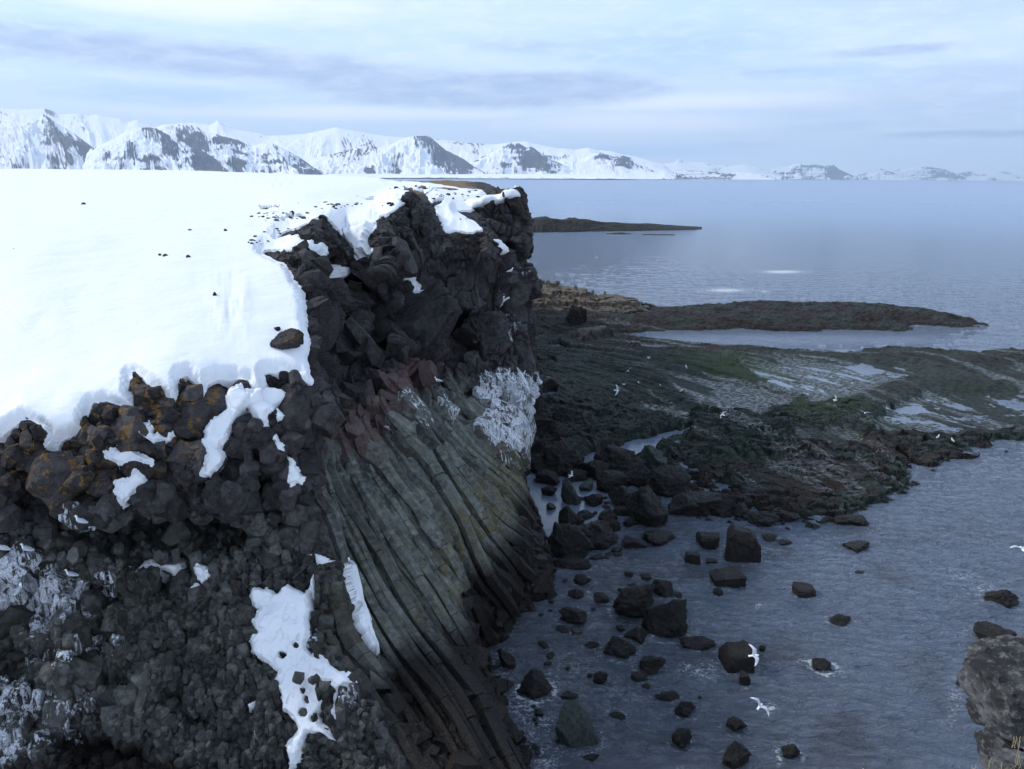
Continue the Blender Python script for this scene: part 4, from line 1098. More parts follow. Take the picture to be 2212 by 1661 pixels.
rock_spots = []
for i, r in enumerate(ROCKS):
    rock_spots.append((*place_rock('sea_rock', 'rock', r[0], r[1], r[2], r[3], r[4], r[5], 300 + i, 'rocks standing in the shallow water'), r[4]))
for i, r in enumerate(PILE):
    r = (r[0], r[1], r[2] * 1.08, r[3] * 1.15, *r[4:])
    g = r[5] if len(r) > 5 else 0
    rock_spots.append((*place_rock('boulder', 'boulder', r[0], r[1], r[2], r[3], r[4], g, 500 + i, 'boulders piled along the foot of the headland', .15 if r[1] < 960 else 0.0), r[4]))

rs_ = np.random.default_rng(42); n_ = 0
for (sx, sy, dx, dy, cnt) in [(1330, 1090, 90, 70, 26), (1200, 960, 30, 90, 16), (1180, 1330, 50, 120, 12), (1380, 1330, 130, 110, 14), (1150, 1540, 60, 90, 10), (1560, 1110, 80, 22, 14), (1290, 1190, 90, 30, 10)]:
    for _ in range(cnt):
        x = rs_.normal(sx, dx * .55); y = rs_.normal(sy, dy * .55)
        if x < 1150 or y > 1650: continue
        c = atZ(x, y, 0); d = np.linalg.norm(c - np.array([0, 0, H])); wd = rs_.uniform(9, 24)
        v, f = rock_shape(ICO4, 1500 + n_ % 9, .7, 1, .2); r_ = wd / 2 * d / F
        o = mesh_obj('small_stone', v * np.array([r_, r_ * .9, r_ * .6]), f, WEED, True, None, dict(green=np.zeros(len(v)))); o.location = (c[0], c[1], r_ * .1); o.rotation_euler = (0, 0, rs_.uniform(0, 6)); n_ += 1
        tag(o, 'small wet stone barely above water among the dark boulders', 'stone', 'small wet stones among the boulders')

# ------------------------------------------------------------------ the tidal reef
def plan(poly): return [tuple(atZ(x, y, 0)[:2]) for x, y in poly]


def reef():
    ny, nx = 560, 1050
    ys = np.linspace(640, 1200, ny); Yr = np.array([atZ(1106, y, 0)[1] for y in ys])
    tx = (np.concatenate([np.linspace(1090, 2300, nx - 60), np.linspace(2310, 3300, 60)]) - 1106) / F * cP
    Yg = np.repeat(Yr[:, None], nx, 1); Xg = Yg * tx[None]
    X, Y = Xg.ravel(), Yg.ravel()
    main = plan([(1080, 745), (1240, 716), (1330, 724), (1450, 737), (1560, 745), (1680, 752), (1750, 757), (1850, 760), (1930, 751), (2000, 757), (2100, 765), (2160, 757), (2500, 760), (3000, 800), (3200, 860), (3000, 930), (2500, 950), (2212, 955), (2100, 966), (2000, 990), (1960, 1032), (1900, 1066), (1830, 1086), (1760, 1104), (1690, 1122), (1630, 1110), (1585, 1085), (1550, 1062), (1500, 1058), (1490, 1020), (1440, 985), (1380, 985), (1270, 1010), (1150, 1030), (1080, 1040)])
    backl = plan([(1060, 650), (1300, 668), (1390, 668), (1440, 668), (1600, 656), (1750, 659), (1900, 662), (2000, 670), (2080, 688), (2122, 701), (2060, 706), (1968, 701), (1955, 714), (1850, 711), (1700, 713), (1600, 709), (1480, 713), (1400, 716), (1300, 722), (1240, 722), (1060, 730)])
    wob = 1.6 * fbm(X * .25, Y * .25, None, 4, 131) + .5 * fbm(X * 1.3, Y * 1.3, None, 3, 132)
    near = sstep(62, 45, Y)
    wob = wob * (.7 + .9 * near)
    s1 = poly_sd(X, Y, main) + wob; s2 = poly_sd(X, Y, backl) + wob * .8
    ang = np.radians(-25 - 45 * sstep(80, 50, Y)) + .3 * fbm(X * .05, Y * .05, None, 2, 133)
    u = (X - 15) * np.cos(ang) + (Y - 62) * np.sin(ang); v = -(X - 15) * np.sin(ang) + (Y - 62) * np.cos(ang)
    v = v + .8 * fbm(X * .15, Y * .15, None, 3, 150)
    stri = fbm(u * .22, v * 1.3, None, 5, 134, ridged=True)
    blocks, _ = blocky(X * .8 + .8 * fbm(X * .5, Y * .5, None, 3, 148), Y * 1.1 + .8 * fbm(X * .5, Y * .5, None, 3, 149), X * 0, 135, .5, .7, .2, .7, 2.2, 0)
    blocks = blocks * .75 - .08
    h = np.where(s1 > 0, .16 + .30 * sstep(0, 5, s1), -.9 * sstep(0, 2.0, -s1))
    h2 = np.where(s2 > 0, .15 + .75 * sstep(0, 5, s2), -.9 * sstep(0, 2.0, -s2))
    h2 += .25 * fbm(X * .3, Y * .5, None, 3, 136)
    big = fbm(X * .12, Y * .16, None, 3, 137)
    px, py = proj(np.stack([X, Y, X * 0], 1))
    wxx = 14 * vnoise(px * .02, py * .05, seed=138) + 6 * vnoise(px * .08, py * .2, seed=139); wyy = 5 * vnoise(px * .03, py * .05, seed=140) + 2 * vnoise(px * .1, py * .2, seed=141)
    def sp(poly, a=6): return sstep(-a, a, poly_sd(px + wxx, py + wyy, poly))
    wet = np.maximum.reduce([sp([(1610, 790), (1780, 776), (1960, 785), (1990, 810), (1880, 850), (1760, 872), (1650, 835)], 12), sp([(1960, 860), (2060, 845), (2420, 850), (2420, 905), (2212, 925), (2050, 942), (1900, 935), (1880, 915)], 10),
                             .9 * sp([(1440, 815), (1540, 810), (1720, 860), (1640, 905), (1500, 870)], 10), .9 * sp([(1720, 920), (1860, 928), (1850, 965), (1700, 958)], 8), .7 * sp([(1380, 880), (1500, 885), (1480, 905), (1380, 900)], 6),
                             .8 * sp([(2100, 795), (2420, 790), (2420, 830), (2140, 830)], 8), .55 * sp([(1600, 1000), (1900, 1000), (1850, 1080), (1600, 1080)], 20), .6 * sp([(1700, 760), (1800, 770), (1780, 780), (1640, 770)], 4), .5 * sp([(1380, 745), (1560, 752), (1560, 765), (1400, 760)], 4)])
    pool = np.maximum.reduce([sp([(1320, 962), (1370, 952), (1440, 938), (1490, 924), (1494, 942), (1440, 962), (1405, 975), (1385, 990), (1300, 1000), (1250, 1012), (1262, 985)], 3), sp([(1445, 998), (1482, 1008), (1504, 1035), (1500, 1060), (1466, 1040)], 3),
                              sp([(1182, 744), (1222, 746), (1217, 760), (1190, 757)], 2), sp([(1176, 850), (1212, 850), (1206, 866), (1182, 866)], 3), sp([(1184, 778), (1204, 780), (1200, 792), (1186, 790)], 2), sp([(1150, 1030), (1290, 1010), (1300, 1190), (1150, 1200)], 4), sp([(1215, 898), (1235, 900), (1226, 908)], 2),
                              sp([(1830, 792), (1880, 790), (1905, 800), (1868, 808)], 3), sp([(1930, 880), (1990, 878), (2008, 888), (1960, 894)], 3), .9 * sp([(1490, 890), (1560, 896), (1560, 901), (1480, 899)], 2)])
    wetf = fbm(u * .16, v * 1.15, None, 5, 147, gain=.6) + .5 * fbm(X * .09, Y * .13, None, 3, 151)
    h = h + .21 * (stri - .1) + .18 * big * (1 - wet) + .10 * fbm(X * 1.7, Y * 1.7, None, 4, 142) + near * (blocks + .1) * .8
    wl = .015 + .05 * fbm(u * .5, v * 2.4, None, 4, 143) + .02 * fbm(X * 4, Y * 4, None, 3, 144)
    h = h * (1 - wet) + wet * np.minimum(h, wl)
    h = np.where(s1 > .5, h * (1 - pool) - .35 * pool, h)
    h2 += .2 * (stri - .2) + .22 * fbm(X * .9, Y * 1.6, None, 5, 145, ridged=True)
    hh = np.maximum(h, h2)
    hh = np.maximum(hh, -1.2)
    green = np.maximum.reduce([sp([(1440, 775), (1560, 762), (1700, 800), (1720, 822), (1620, 836), (1500, 812)], 12), .8 * sp([(1700, 868), (1860, 872), (1900, 895), (1840, 912), (1700, 900)], 10), .7 * sp([(2040, 835), (2120, 840), (2110, 850), (2040, 848)], 6), .35 * sp([(1480, 940), (1700, 930), (1650, 1010), (1500, 1020)], 20)])
    edge = np.clip(np.maximum(sstep(5, .8, s1) * (s1 > -3), s2 > -1) + .55 * sp([(1880, 760), (2420, 760), (2420, 840), (2000, 800)], 10) + .7 * sp([(1650, 960), (2420, 930), (2420, 1000), (1700, 1130), (1560, 1080)], 18) + .6 * sp([(1100, 700), (1500, 735), (1700, 760), (1500, 770), (1100, 760)], 10), 0, 1) * sstep(-.2, .3, .1 + fbm(X * .4, Y * .5, None, 4, 146))
    tan = sp([(1236, 730), (1250, 724), (1300, 722), (1300, 735), (1250, 745)], 2) * .8
    hh = hh + .9 * sp([(1236, 736), (1262, 728), (1300, 726), (1312, 736), (1262, 745)], 5)
    P = np.stack([X, Y, hh], 1)
    f = grid_faces(ny, nx); keep = hh > -.6
    v, f2, used = sub_mesh(P, f, keep)
    o = mesh_obj('tidal_reef', v, f2, REEF, False, None, dict(green=green[used], edge=edge[used], tan=tan[used], wet=np.clip(sstep(.31, .47, wetf + .42 * wet + .05 * sstep(1250, 1800, px) - .3 * green - .25 * (s2 > -1)), 0, 1)[used]))
    tag(o, 'flat dark green tidal rock shelf with pools', 'reef', kind='structure')


reef()


def ridge_land(name, prof, Yc, wf, wb, lab, seed, tan=0., nx=400, nr=90, amp=.1, group=None, terr=0, kind=None, cat='rock'):
    """a low rocky ridge: skyline profile given in picture units, crest at distance Yc"""
    prof = np.array(prof, float)
    xs = np.linspace(prof[0, 0], prof[-1, 0], nx)
    yt = np.interp(xs, prof[:, 0], prof[:, 1])
    Yv = np.interp(xs, [prof[0, 0], prof[-1, 0]], Yc if isinstance(Yc, tuple) else (Yc, Yc))
    top = np.array([atY(a, b, c) for a, b, c in zip(xs, yt, Yv)])
    t = np.concatenate([np.linspace(-1, 0, nr // 3)[:-1], np.linspace(0, 1, 2 * nr // 3)])
    wf_ = np.where(t < 0, -t * wb, -t * wf)
    Yg = Yv[None] + wf_[:, None]
    Xg = top[None, :, 0] * Yg / Yv[None]
    hz = np.maximum(top[:, 2], .05)[None]
    a = np.abs(t)[:, None]
    sh = (1 - a ** 1.7)
    n = fbm(Xg.ravel() * 2.5 / wf, Yg.ravel() * 2.5 / wf, None, 5, seed).reshape(Xg.shape)
    n2 = fbm(Xg.ravel() * 12 / wf, Yg.ravel() * 12 / wf, None, 4, seed + 4).reshape(Xg.shape)
    Zg = hz * sh * (1 + .35 * n * np.minimum(a * 3, 1)) + hz * amp * (n2 * 1.2 + n) * np.minimum(.35 + a * 2, 1) - .5 * a ** 6
    if terr: Zg = Zg * .55 + .45 * (np.floor(Zg / terr + n2) * terr + terr * .5)
    V = np.stack([Xg, Yg, Zg], -1).reshape(-1, 3)
    z = V[:, 2]
    tn = tan * sstep(.9, 1.5, z + .4 * n2.ravel())
    o = mesh_obj(name, V, grid_faces(len(t), nx), REEF, False, None, dict(green=np.zeros(len(V)), edge=(1 - tn) * .6, tan=tn, wet=np.zeros(len(V))))
    tag(o, lab, cat, group, kind)
    return o


ridge_land('shore_outcrop', [(1030, 640), (1110, 620), (1150, 615), (1190, 613), (1215, 618), (1240, 625), (1262, 629), (1290, 640), (1330, 641), (1352, 643), (1375, 650), (1390, 662), (1420, 672), (1445, 682)], (98, 94), 7.5, 6, 'tan layered rock outcrop at the landward end of the reef', 151, 1.0, 500, 140, .09, None, .9, None, 'outcrop')
ridge_land('rocky_island', [(1080, 480), (1135, 473), (1180, 471), (1215, 473), (1250, 474), (1300, 479), (1350, 482), (1400, 484), (1450, 488), (1500, 491), (1516, 494)], (250, 268), 12, 14, 'long low dark island out in the sea', 152, 0, 500, 80, .13, None, 0, None, 'island')
ridge_land('skerry', [(1310, 507.5), (1325, 503), (1345, 502), (1355, 505), (1362, 508.5)], 238, 4, 5, 'small dark skerry in front of the long island, left one', 153, 0, 120, 50, .12, 'two skerries before the island')
ridge_land('skerry', [(1386, 510.5), (1398, 508), (1420, 507), (1440, 507), (1457, 510)], 235, 3.5, 5, 'flat dark skerry in front of the long island, right one', 154, 0, 120, 50, .12, 'two skerries before the island')

# ------------------------------------------------------------------ the sea
def sea():
    dep = np.concatenate([np.linspace(math.radians(56), math.radians(40), 24)[:-1], np.linspace(math.radians(40), math.radians(.55), 560), np.radians([.45, .35, .25, .15, .08, .045, .03])])
    Yr = H / np.tan(dep)
    tx = np.concatenate([np.linspace(-1.6, -.1, 60)[:-1], np.linspace(-.1, .72, 760), np.linspace(.72, 1.6, 30)[1:]])
    Yg = np.repeat(Yr[:, None], len(tx), 1); Xg = Yg * tx[None]
    X, Y = Xg.ravel(), Yg.ravel()
    px, py = proj(np.stack([X, Y, X * 0], 1))
    foam = np.zeros(len(X)); 
    for (fx, fy, fa, fb, fs) in [(1690, 587, 70, 5, 1.5), (1568, 627, 72, 7, 1.35), (1650, 629, 14, 4, 1.2), (2065, 673, 45, 6, .7), (2130, 700, 40, 6, .8), (2190, 706, 60, 5, .6), (1975, 701, 20, 5, .9), (1690, 1085, 20, 6, .6), (1800, 1095, 40, 14, .85), (1870, 1075, 60, 14, .6), (1760, 1110, 40, 16, .8), (1550, 660, 60, 4, .5),
                                 (1130, 1520, 40, 60, .95), (1090, 1450, 35, 25, .7), (1160, 1560, 50, 40, 1.0), (1180, 1640, 40, 40, .95), (1230, 1440, 90, 60, .5), (1510, 1450, 60, 24, 1.0), (1085, 1420, 30, 20, .9), (1350, 1500, 160, 70, .42), (1560, 1330, 140, 60, .4), (1800, 1260, 200, 60, .32), (1850, 1450, 200, 90, .3), (1530, 1470, 40, 14, .6), (1750, 1428, 30, 8, 1.2), (1790, 1452, 30, 9, 1.25), (1665, 1530, 18, 14, 1.3), (1640, 1310, 18, 8, 1.1), (1620, 1425, 14, 8, 1.0), (1610, 1480, 20, 18, .8), (1530, 1210, 40, 18, .3), (1395, 1385, 40, 12, .6),
                                 (1700, 1620, 40, 24, .8), (1630, 1650, 60, 20, .5), (1560, 1320, 60, 30, .35), (2080, 1245, 60, 12, .75), (2120, 1270, 40, 18, .8), (1985, 1275, 30, 10, .5), (2065, 1500, 30, 60, .75), (2050, 1560, 40, 20, .6), (1610, 1270, 40, 12, .5), (1700, 1340, 40, 12, .5), (1900, 1140, 90, 40, .3), (2000, 1000, 60, 30, .4), (1480, 1660, 60, 14, .4), (1300, 1520, 120, 60, .25), (1500, 1550, 160, 60, .22), (1330, 507, 40, 2, .8), (1400, 1300, 40, 20, .2), (1560, 1500, 50, 20, .4), (1690, 1480, 100, 40, .3)]:
        foam = np.maximum(foam, fs * np.exp(-((px - fx) / fa) ** 2 - ((py - fy) / fb) ** 2))
    foam = foam * np.where(Y < 60, .95, 1) * ((Y > 5) & (np.abs(px) < 6000))
    calm = np.zeros(len(X))
    near = (Y < 130)
    for (a, b, c_, d, s_) in [(1210, 1090, 120, 110, 1.0), (1390, 970, 120, 40, 1.0), (1480, 1030, 50, 40, 1), (1700, 735, 420, 14, .75), (1800, 860, 500, 110, .95), (1300, 850, 260, 120, 1.0)]:
        calm = np.maximum(calm, s_ * np.exp(-(((px - a) / c_) ** 2 + ((py - b) / d) ** 2) ** 2) * near)
    shallow = .85 * sstep(45, 24, Y) * sstep(16, 2, X) * sstep(-6, 0, X) + .3 * fbm(X * .3, Y * .3, None, 3, 161) * sstep(50, 30, Y)
    shallow = np.clip(shallow + .6 * sstep(.0, .5, fbm(X * .5, Y * .5, None, 4, 165)) * sstep(46, 30, Y), 0, 1)
    amp = sstep(200, 20, Y) * (1 - .95 * calm)
    warp = 1.2 * fbm(X * .15, Y * .15, None, 2, 162)
    Z = amp * (.13 * fbm(X * .55 + warp, Y * 1.1 + warp, None, 4, 163) + .075 * fbm(X * 2.2 + warp, Y * 3.6, None, 3, 164))
    for c, rx, ry, lab in rock_spots:
        if c[2] > .1: continue
        d = np.sqrt(((X - c[0]) / rx) ** 2 + ((Y - c[1]) / ry) ** 2)
        if 'foam' in lab: foam = np.maximum(foam, 1.15 * np.exp(-((d - 1.15) / .35) ** 2))
        elif c[1] < 32: foam = np.maximum(foam, .55 * np.exp(-((d - 1.1) / .25) ** 2) * (1 - calm))
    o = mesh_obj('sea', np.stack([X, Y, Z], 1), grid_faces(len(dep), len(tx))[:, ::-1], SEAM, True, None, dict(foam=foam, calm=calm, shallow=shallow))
    tag(o, 'grey blue sea with light ripples', 'sea', kind='structure')


sea()

# ------------------------------------------------------------------ mountains across the bay
def mountain_material():
    m, t, p = new_mat('mountain')
    r = t.attr('rock').outputs['Fac']; wm = t.attr('warm').outputs['Fac']
    c = t.mix(wm, (0.04, 0.052, 0.085), (0.10, 0.08, 0.08))  # cold rock tinted blue: haze of the distance put into the colour
    t.put(p.inputs['Base Color'], t.mix(t.ss(r, .40, .66), (0.74, 0.76, 0.81), c))
    p.inputs['Roughness'].default_value = .9; p.inputs['Specular IOR Level'].default_value = .1
    return m


MTN = mountain_material()
HZ = lambda x: 384 + .0052 * (x - 1106)


def mountain(name, prof, R, rock, seed, slope=.5, rows=110, warm=.2, smooth=False, bands=.3, lab=None, dark=()):
    prof = np.array(prof, float); prof[:, 0] /= 1.8517; prof[:, 1] /= 1.8517
    x0, x1 = prof[0, 0], prof[-1, 0]
    nx = int((x1 - x0) * 1.1) + 20
    xs = np.linspace(x0, x1, nx); ys = np.interp(xs, prof[:, 0], prof[:, 1])
    ys += (.5 if not smooth else .25) * vnoise(xs * .35, xs * 0 + seed, seed=seed) + .35 * vnoise(xs * 1.1, xs * 0 + seed, seed=seed + 1) * (0 if smooth else 1)
    hp = np.array([atY(a, b, R)[2] for a, b in zip(xs, ys)]); hp = np.maximum(hp, 2)
    W = max(hp.max() / slope, 300)
    t = np.concatenate([np.linspace(-.35, 0, 16)[:-1], np.linspace(0, 1, rows)])
    T = np.repeat(t[:, None], nx, 1); XS = np.repeat(xs[None], len(t), 0)
    Yg = R - W * T
    aT = np.abs(T)
    g0 = np.gradient(np.convolve(np.pad(hp, 12, mode='edge'), np.ones(25) / 25, 'valid'), xs); dirn0 = np.tanh(-g0 / (np.abs(g0).mean() + 1e-6))[None]
    # spurs: the skyline is carried downslope along wandering lines
    wx_ = -dirn0 * 22 * aT * (0 if smooth else 1) + 14 * aT * vnoise(XS.ravel() * .045, T.ravel() * 1.6, seed=seed + 3).reshape(T.shape)
    bl_ = lambda n: np.convolve(np.pad(hp, n, mode='edge'), np.ones(2 * n + 1) / (2 * n + 1), 'valid'); b1, b2 = bl_(10), bl_(min(60, nx // 4)); fd = np.clip(aT * 7, 0, 1); f2 = np.clip(aT * 1.8 - .1, 0, 1)
    hw = np.interp((XS + wx_).ravel(), xs, hp).reshape(T.shape) * (1 - fd) + fd * ((1 - f2) * np.interp((XS + wx_).ravel(), xs, b1).reshape(T.shape) + f2 * np.interp((XS + wx_).ravel(), xs, b2).reshape(T.shape))
    g1 = fbm((XS - dirn0 * T * 26).ravel() * .05 + .6 * vnoise(XS.ravel() * .05, T.ravel() * 2, seed=seed), T.ravel() * 4.0, None, 5, seed + 5, ridged=True).reshape(T.shape)
    g2 = fbm(XS.ravel() * .14, T.ravel() * 22.0, None, 4, seed + 7).reshape(T.shape)
    spur = fbm((XS - dirn0 * T * 30).ravel() * .016, T.ravel() * 2.0, None, 4, seed + 20, ridged=True).reshape(T.shape)
    env = np.clip(aT * 4, 0, 1) * (1 - aT * .75)
    sh = np.clip(1 - aT, 0, 1) ** ((1.45 - .7 * spur - .25 * g1) if not smooth else (.95 - .25 * spur))
    Z = hw * sh * (1 + (0.12 if not smooth else .02) * g1 * env) + hw * (.05 if not smooth else .004) * g2 * env
    Z = np.where(T < 0, hw * (1 - aT * 2), Z)
    Z = np.maximum(Z, 3 + 40 * (1 - aT) * 0 + 3)
    X = (XS - 1106) / F * cP * Yg
    # bare rock (plus shade painted on right flanks): in streaks down the fall line, below the crest bands, sparse on the gentle foot
    gs = np.gradient(np.interp(xs, xs, np.convolve(np.pad(hp, 12, mode='edge'), np.ones(25) / 25, 'valid')), xs)
    dirn = np.tanh(-gs / (np.abs(gs).mean() + 1e-6))[None]          # fall lines lean away from the peaks
    XL = XS - dirn * T * 30 * (hp.max() / 700) * (10000 / R) + 5 * vnoise(XS.ravel() * .08, T.ravel() * 3, seed=seed + 12).reshape(T.shape)
    st = fbm(XL.ravel() * .34, T.ravel() * 11, None, 5, seed + 9, gain=.62).reshape(T.shape)
    bd = vnoise(Z.ravel() / hp.max() * 14 + .6 * vnoise(XS.ravel() * .1, T.ravel(), seed=seed), XS.ravel() * .03, seed=seed + 10).reshape(T.shape)
    lg = vnoise(XS.ravel() * .035, T.ravel() * 2.5, seed=seed + 11).reshape(T.shape)
    dZ = np.gradient(hw, axis=1) / (np.gradient(X, axis=1) + 1e-6)
    face = np.clip(-dZ, -.6, .6)          # right flanks darkened: shade away from the sun put into the colour
    r = rock - .09 + .78 * st + bands * bd * .4 + .5 * lg + .5 * face - .1 * spur - .25 * np.clip(aT - .75, 0, 1) * 4 * .5 + .12 * g1
    for (dx, dy, a, b, s_) in dark:
        px = XS; yy = (proj(np.stack([X.ravel(), Yg.ravel(), Z.ravel()], 1))[1]).reshape(T.shape)
        r += s_ * np.exp(-(((px * 1.8517 - dx) / a) ** 2 + ((yy * 1.8517 - dy) / b) ** 2))
    r += .2 * np.exp(-((Z - 10) / 14.) ** 2)
    o = mesh_obj(name, np.stack([X, Yg, Z], -1).reshape(-1, 3), grid_faces(len(t), nx), MTN, True, None, dict(rock=r.ravel(), warm=np.clip(warm + .5 * lg.ravel() + .6 * np.clip(aT.ravel() - .5, 0, 1), 0, 1)))
    tag(o, lab, 'mountain', kind='structure')


mountain('snow_ridge', [(-500, 420), (-200, 425), (0, 428), (120, 438), (210, 434), (240, 443), (265, 458), (335, 453), (370, 463), (415, 457), (450, 468), (500, 475), (530, 490), (568, 478), (600, 495), (640, 506), (700, 500), (745, 490), (800, 492), (850, 500), (870, 492), (885, 480), (895, 486), (910, 500), (960, 520), (1040, 533), (1085, 543), (1150, 540), (1230, 535), (1300, 520), (1350, 509), (1400, 520), (1480, 535), (1550, 545), (1640, 552), (1740, 557), (1780, 560), (1860, 570), (1960, 578), (2050, 568), (2100, 565), (2130, 575), (2220, 592), (2300, 597), (2345, 590), (2380, 600), (2440, 605), (2480, 618), (2540, 628), (2600, 645), (2650, 660), (2700, 700)], 16000, .02, 601, .3, 70, .2, True, .3, 'long white snow ridge behind the nearer mountains')
mountain('far_snow_peaks', [(2540, 690), (2600, 662), (2650, 655), (2690, 650), (2705, 635), (2730, 645), (2770, 648), (2810, 650), (2850, 660), (2920, 662), (2970, 658), (3020, 668), (3080, 690), (3120, 705)], 24000, .12, 602, .3, 60, .2, True, .3, 'distant white snow peaks beyond the bay')
mountain('mountain', [(-500, 520), (-200, 470), (0, 480), (60, 485), (150, 490), (180, 478), (190, 465), (203, 458), (215, 463), (230, 475), (245, 490), (280, 510), (330, 545), (380, 590), (430, 640), (480, 690)], 10500, .40, 603, .5, 130, .35, bands=.6, lab='snowy mountain with brown streaks at the far left')
mountain('mountain', [(330, 690), (350, 620), (372, 592), (430, 572), (490, 545), (520, 525), (560, 512), (600, 509), (640, 513), (670, 530), (720, 560), (780, 585), (830, 612), (870, 640), (910, 690)], 9300, .50, 604, .5, 130, .1, bands=.5, lab='dark rocky dome mountain with snow streaks', dark=[(530, 620, 70, 40, .45), (420, 650, 40, 30, .3), (640, 590, 60, 60, .1), (800, 640, 60, 20, .3)])
mountain('mountain', [(560, 560), (640, 515), (665, 498), (715, 497), (760, 498), (800, 505), (830, 530), (850, 533), (870, 535), (900, 545), (960, 560), (1010, 588), (1050, 572), (1100, 575), (1150, 600), (1200, 630), (1240, 660), (1290, 695)], 10800, .46, 605, .45, 130, .1, bands=.8, lab='long blue shadowed mountain right of the rocky dome', dark=[(900, 570, 60, 25, .3), (1200, 650, 80, 25, .35), (960, 640, 60, 30, .2)])
mountain('mountain', [(1180, 695), (1250, 640), (1290, 625), (1400, 600), (1420, 590), (1450, 578), (1480, 578), (1510, 590), (1560, 580), (1600, 560), (1640, 545), (1700, 543), (1715, 545), (1740, 565), (1780, 600), (1850, 635), (1900, 672), (1950, 697)], 11800, .38, 606, .45, 130, .1, bands=.5, lab='flat topped mountain with a steep blue right flank', dark=[(1690, 575, 60, 25, .4), (1780, 625, 60, 25, .4), (1480, 620, 30, 12, .4), (1850, 665, 50, 12, .3)])
mountain('mountain', [(1840, 695), (1870, 655), (1900, 640), (1960, 610), (2010, 585), (2035, 570), (2070, 572), (2100, 590), (2115, 585), (2130, 592), (2160, 615), (2200, 640), (2290, 672), (2340, 697)], 12600, .42, 607, .45, 120, .15, bands=.6, lab='broad snowy mountain with a notched crest in mid range', dark=[(2040, 590, 40, 15, .35), (2150, 605, 15, 12, .4), (2030, 660, 60, 15, .3)])
mountain('mountain', [(2240, 697), (2290, 655), (2350, 620), (2385, 606), (2410, 615), (2450, 628), (2480, 622), (2520, 630), (2525, 650), (2570, 665), (2620, 685), (2660, 700)], 13500, .42, 608, .45, 100, .15, bands=.6, lab='smaller snowy mountain with a square dark cliff at its right end', dark=[(2390, 625, 25, 15, .3), (2490, 635, 35, 10, .45), (2500, 665, 40, 12, .25)])
mountain('low_hills', [(2560, 700), (2620, 682), (2700, 686), (2750, 682), (2850, 688), (2900, 694), (2950, 688), (3050, 700), (3100, 706)], 15000, .42, 609, .4, 60, .3, bands=.6, lab='low snow streaked hills along the far shore')
mountain('mountain', [(3020, 706), (3060, 690), (3100, 668), (3150, 665), (3182, 652), (3210, 662), (3250, 658), (3290, 664), (3323, 659), (3350, 678), (3400, 700), (3430, 712)], 26000, .55, 610, .5, 80, .0, bands=.8, lab='distant blue hazy mountain group right of centre', dark=[(3320, 690, 50, 20, .3)])
mountain('mountain', [(3370, 712), (3440, 690), (3480, 682), (3510, 672), (3540, 682), (3600, 675), (3665, 668), (3690, 666), (3715, 668), (3780, 680), (3810, 690), (3860, 687), (3900, 685), (4000, 685), (4040, 693), (4070, 706), (4096, 716), (4200, 722)], 30000, .52, 611, .5, 80, .0, bands=.6, lab='farthest pale mountains low on the right horizon')


def plain():
    prof = [(-400, 0), (2640, 0)]
    xs = np.linspace(-300, 1395, 1500); t = np.linspace(0, 1, 70) ** 1.5
    R0 = 7600 + 400 * (xs / 1400)
    Yg = R0[None] + (5200 * t)[:, None]; X = (xs[None] - 1106) / F * cP * Yg
    n = fbm(X.ravel() / 400, Yg.ravel() / 700, None, 5, 171).reshape(X.shape)
    taper = sstep(1395, 1300, xs)[None]
    Z = (5 + 90 * t[:, None] + 12 * n * (1 - .5 * t[:, None])) * taper - 3 * (1 - taper)
    n2 = fbm(X.ravel() / 60, Yg.ravel() / 260, None, 4, 172).reshape(X.shape)
    r = .40 + .5 * n2 - .25 * sstep(.05, .3, t)[:, None] + .5 * (Z < 9) + .15 * n
    o = mesh_obj('coastal_plain', np.stack([X, Yg, Z], -1).reshape(-1, 3), grid_faces(len(t), len(xs)), MTN, True, None, dict(rock=r.ravel(), warm=np.full(X.size, .4)))
    tag(o, 'low snowy coastal plain below the mountains', 'plain', kind='structure')


plain()

# ------------------------------------------------------------------ gulls
def gull_mat():
    m, t, p = new_mat('plumage')
    a = t.attr('tint').outputs['Fac']       # 0 white, .5 grey, 1 black, 1.5 bill
    c = t.mix(t.ss(a, .2, .4), (0.78, 0.79, 0.82), (0.36, 0.38, 0.43))
    c = t.mix(t.ss(a, .7, .8), c, (0.02, 0.02, 0.022)); c = t.mix(t.ss(a, 1.2, 1.3), c, (0.55, 0.42, 0.06))
    t.put(p.inputs['Base Color'], c); p.inputs['Roughness'].default_value = .7
    return m


GULL = gull_mat()


def loft(rings, tints, close=True, seg=12):
    V = []; T = []; Fq = []
    for (c, a, b, ux, uz), ti in zip(rings, tints):
        for k in range(seg):
            an = 2 * math.pi * k / seg
            V.append(np.array(c) + a * math.cos(an) * np.array(ux) + b * math.sin(an) * np.array(uz)); T.append(ti if not callable(ti) else ti(an))
    n = len(rings)
    for i in range(n - 1):
        for k in range(seg):
            Fq.append((i * seg + k, i * seg + (k + 1) % seg, (i + 1) * seg + (k + 1) % seg, (i + 1) * seg + k))
    return V, T, Fq


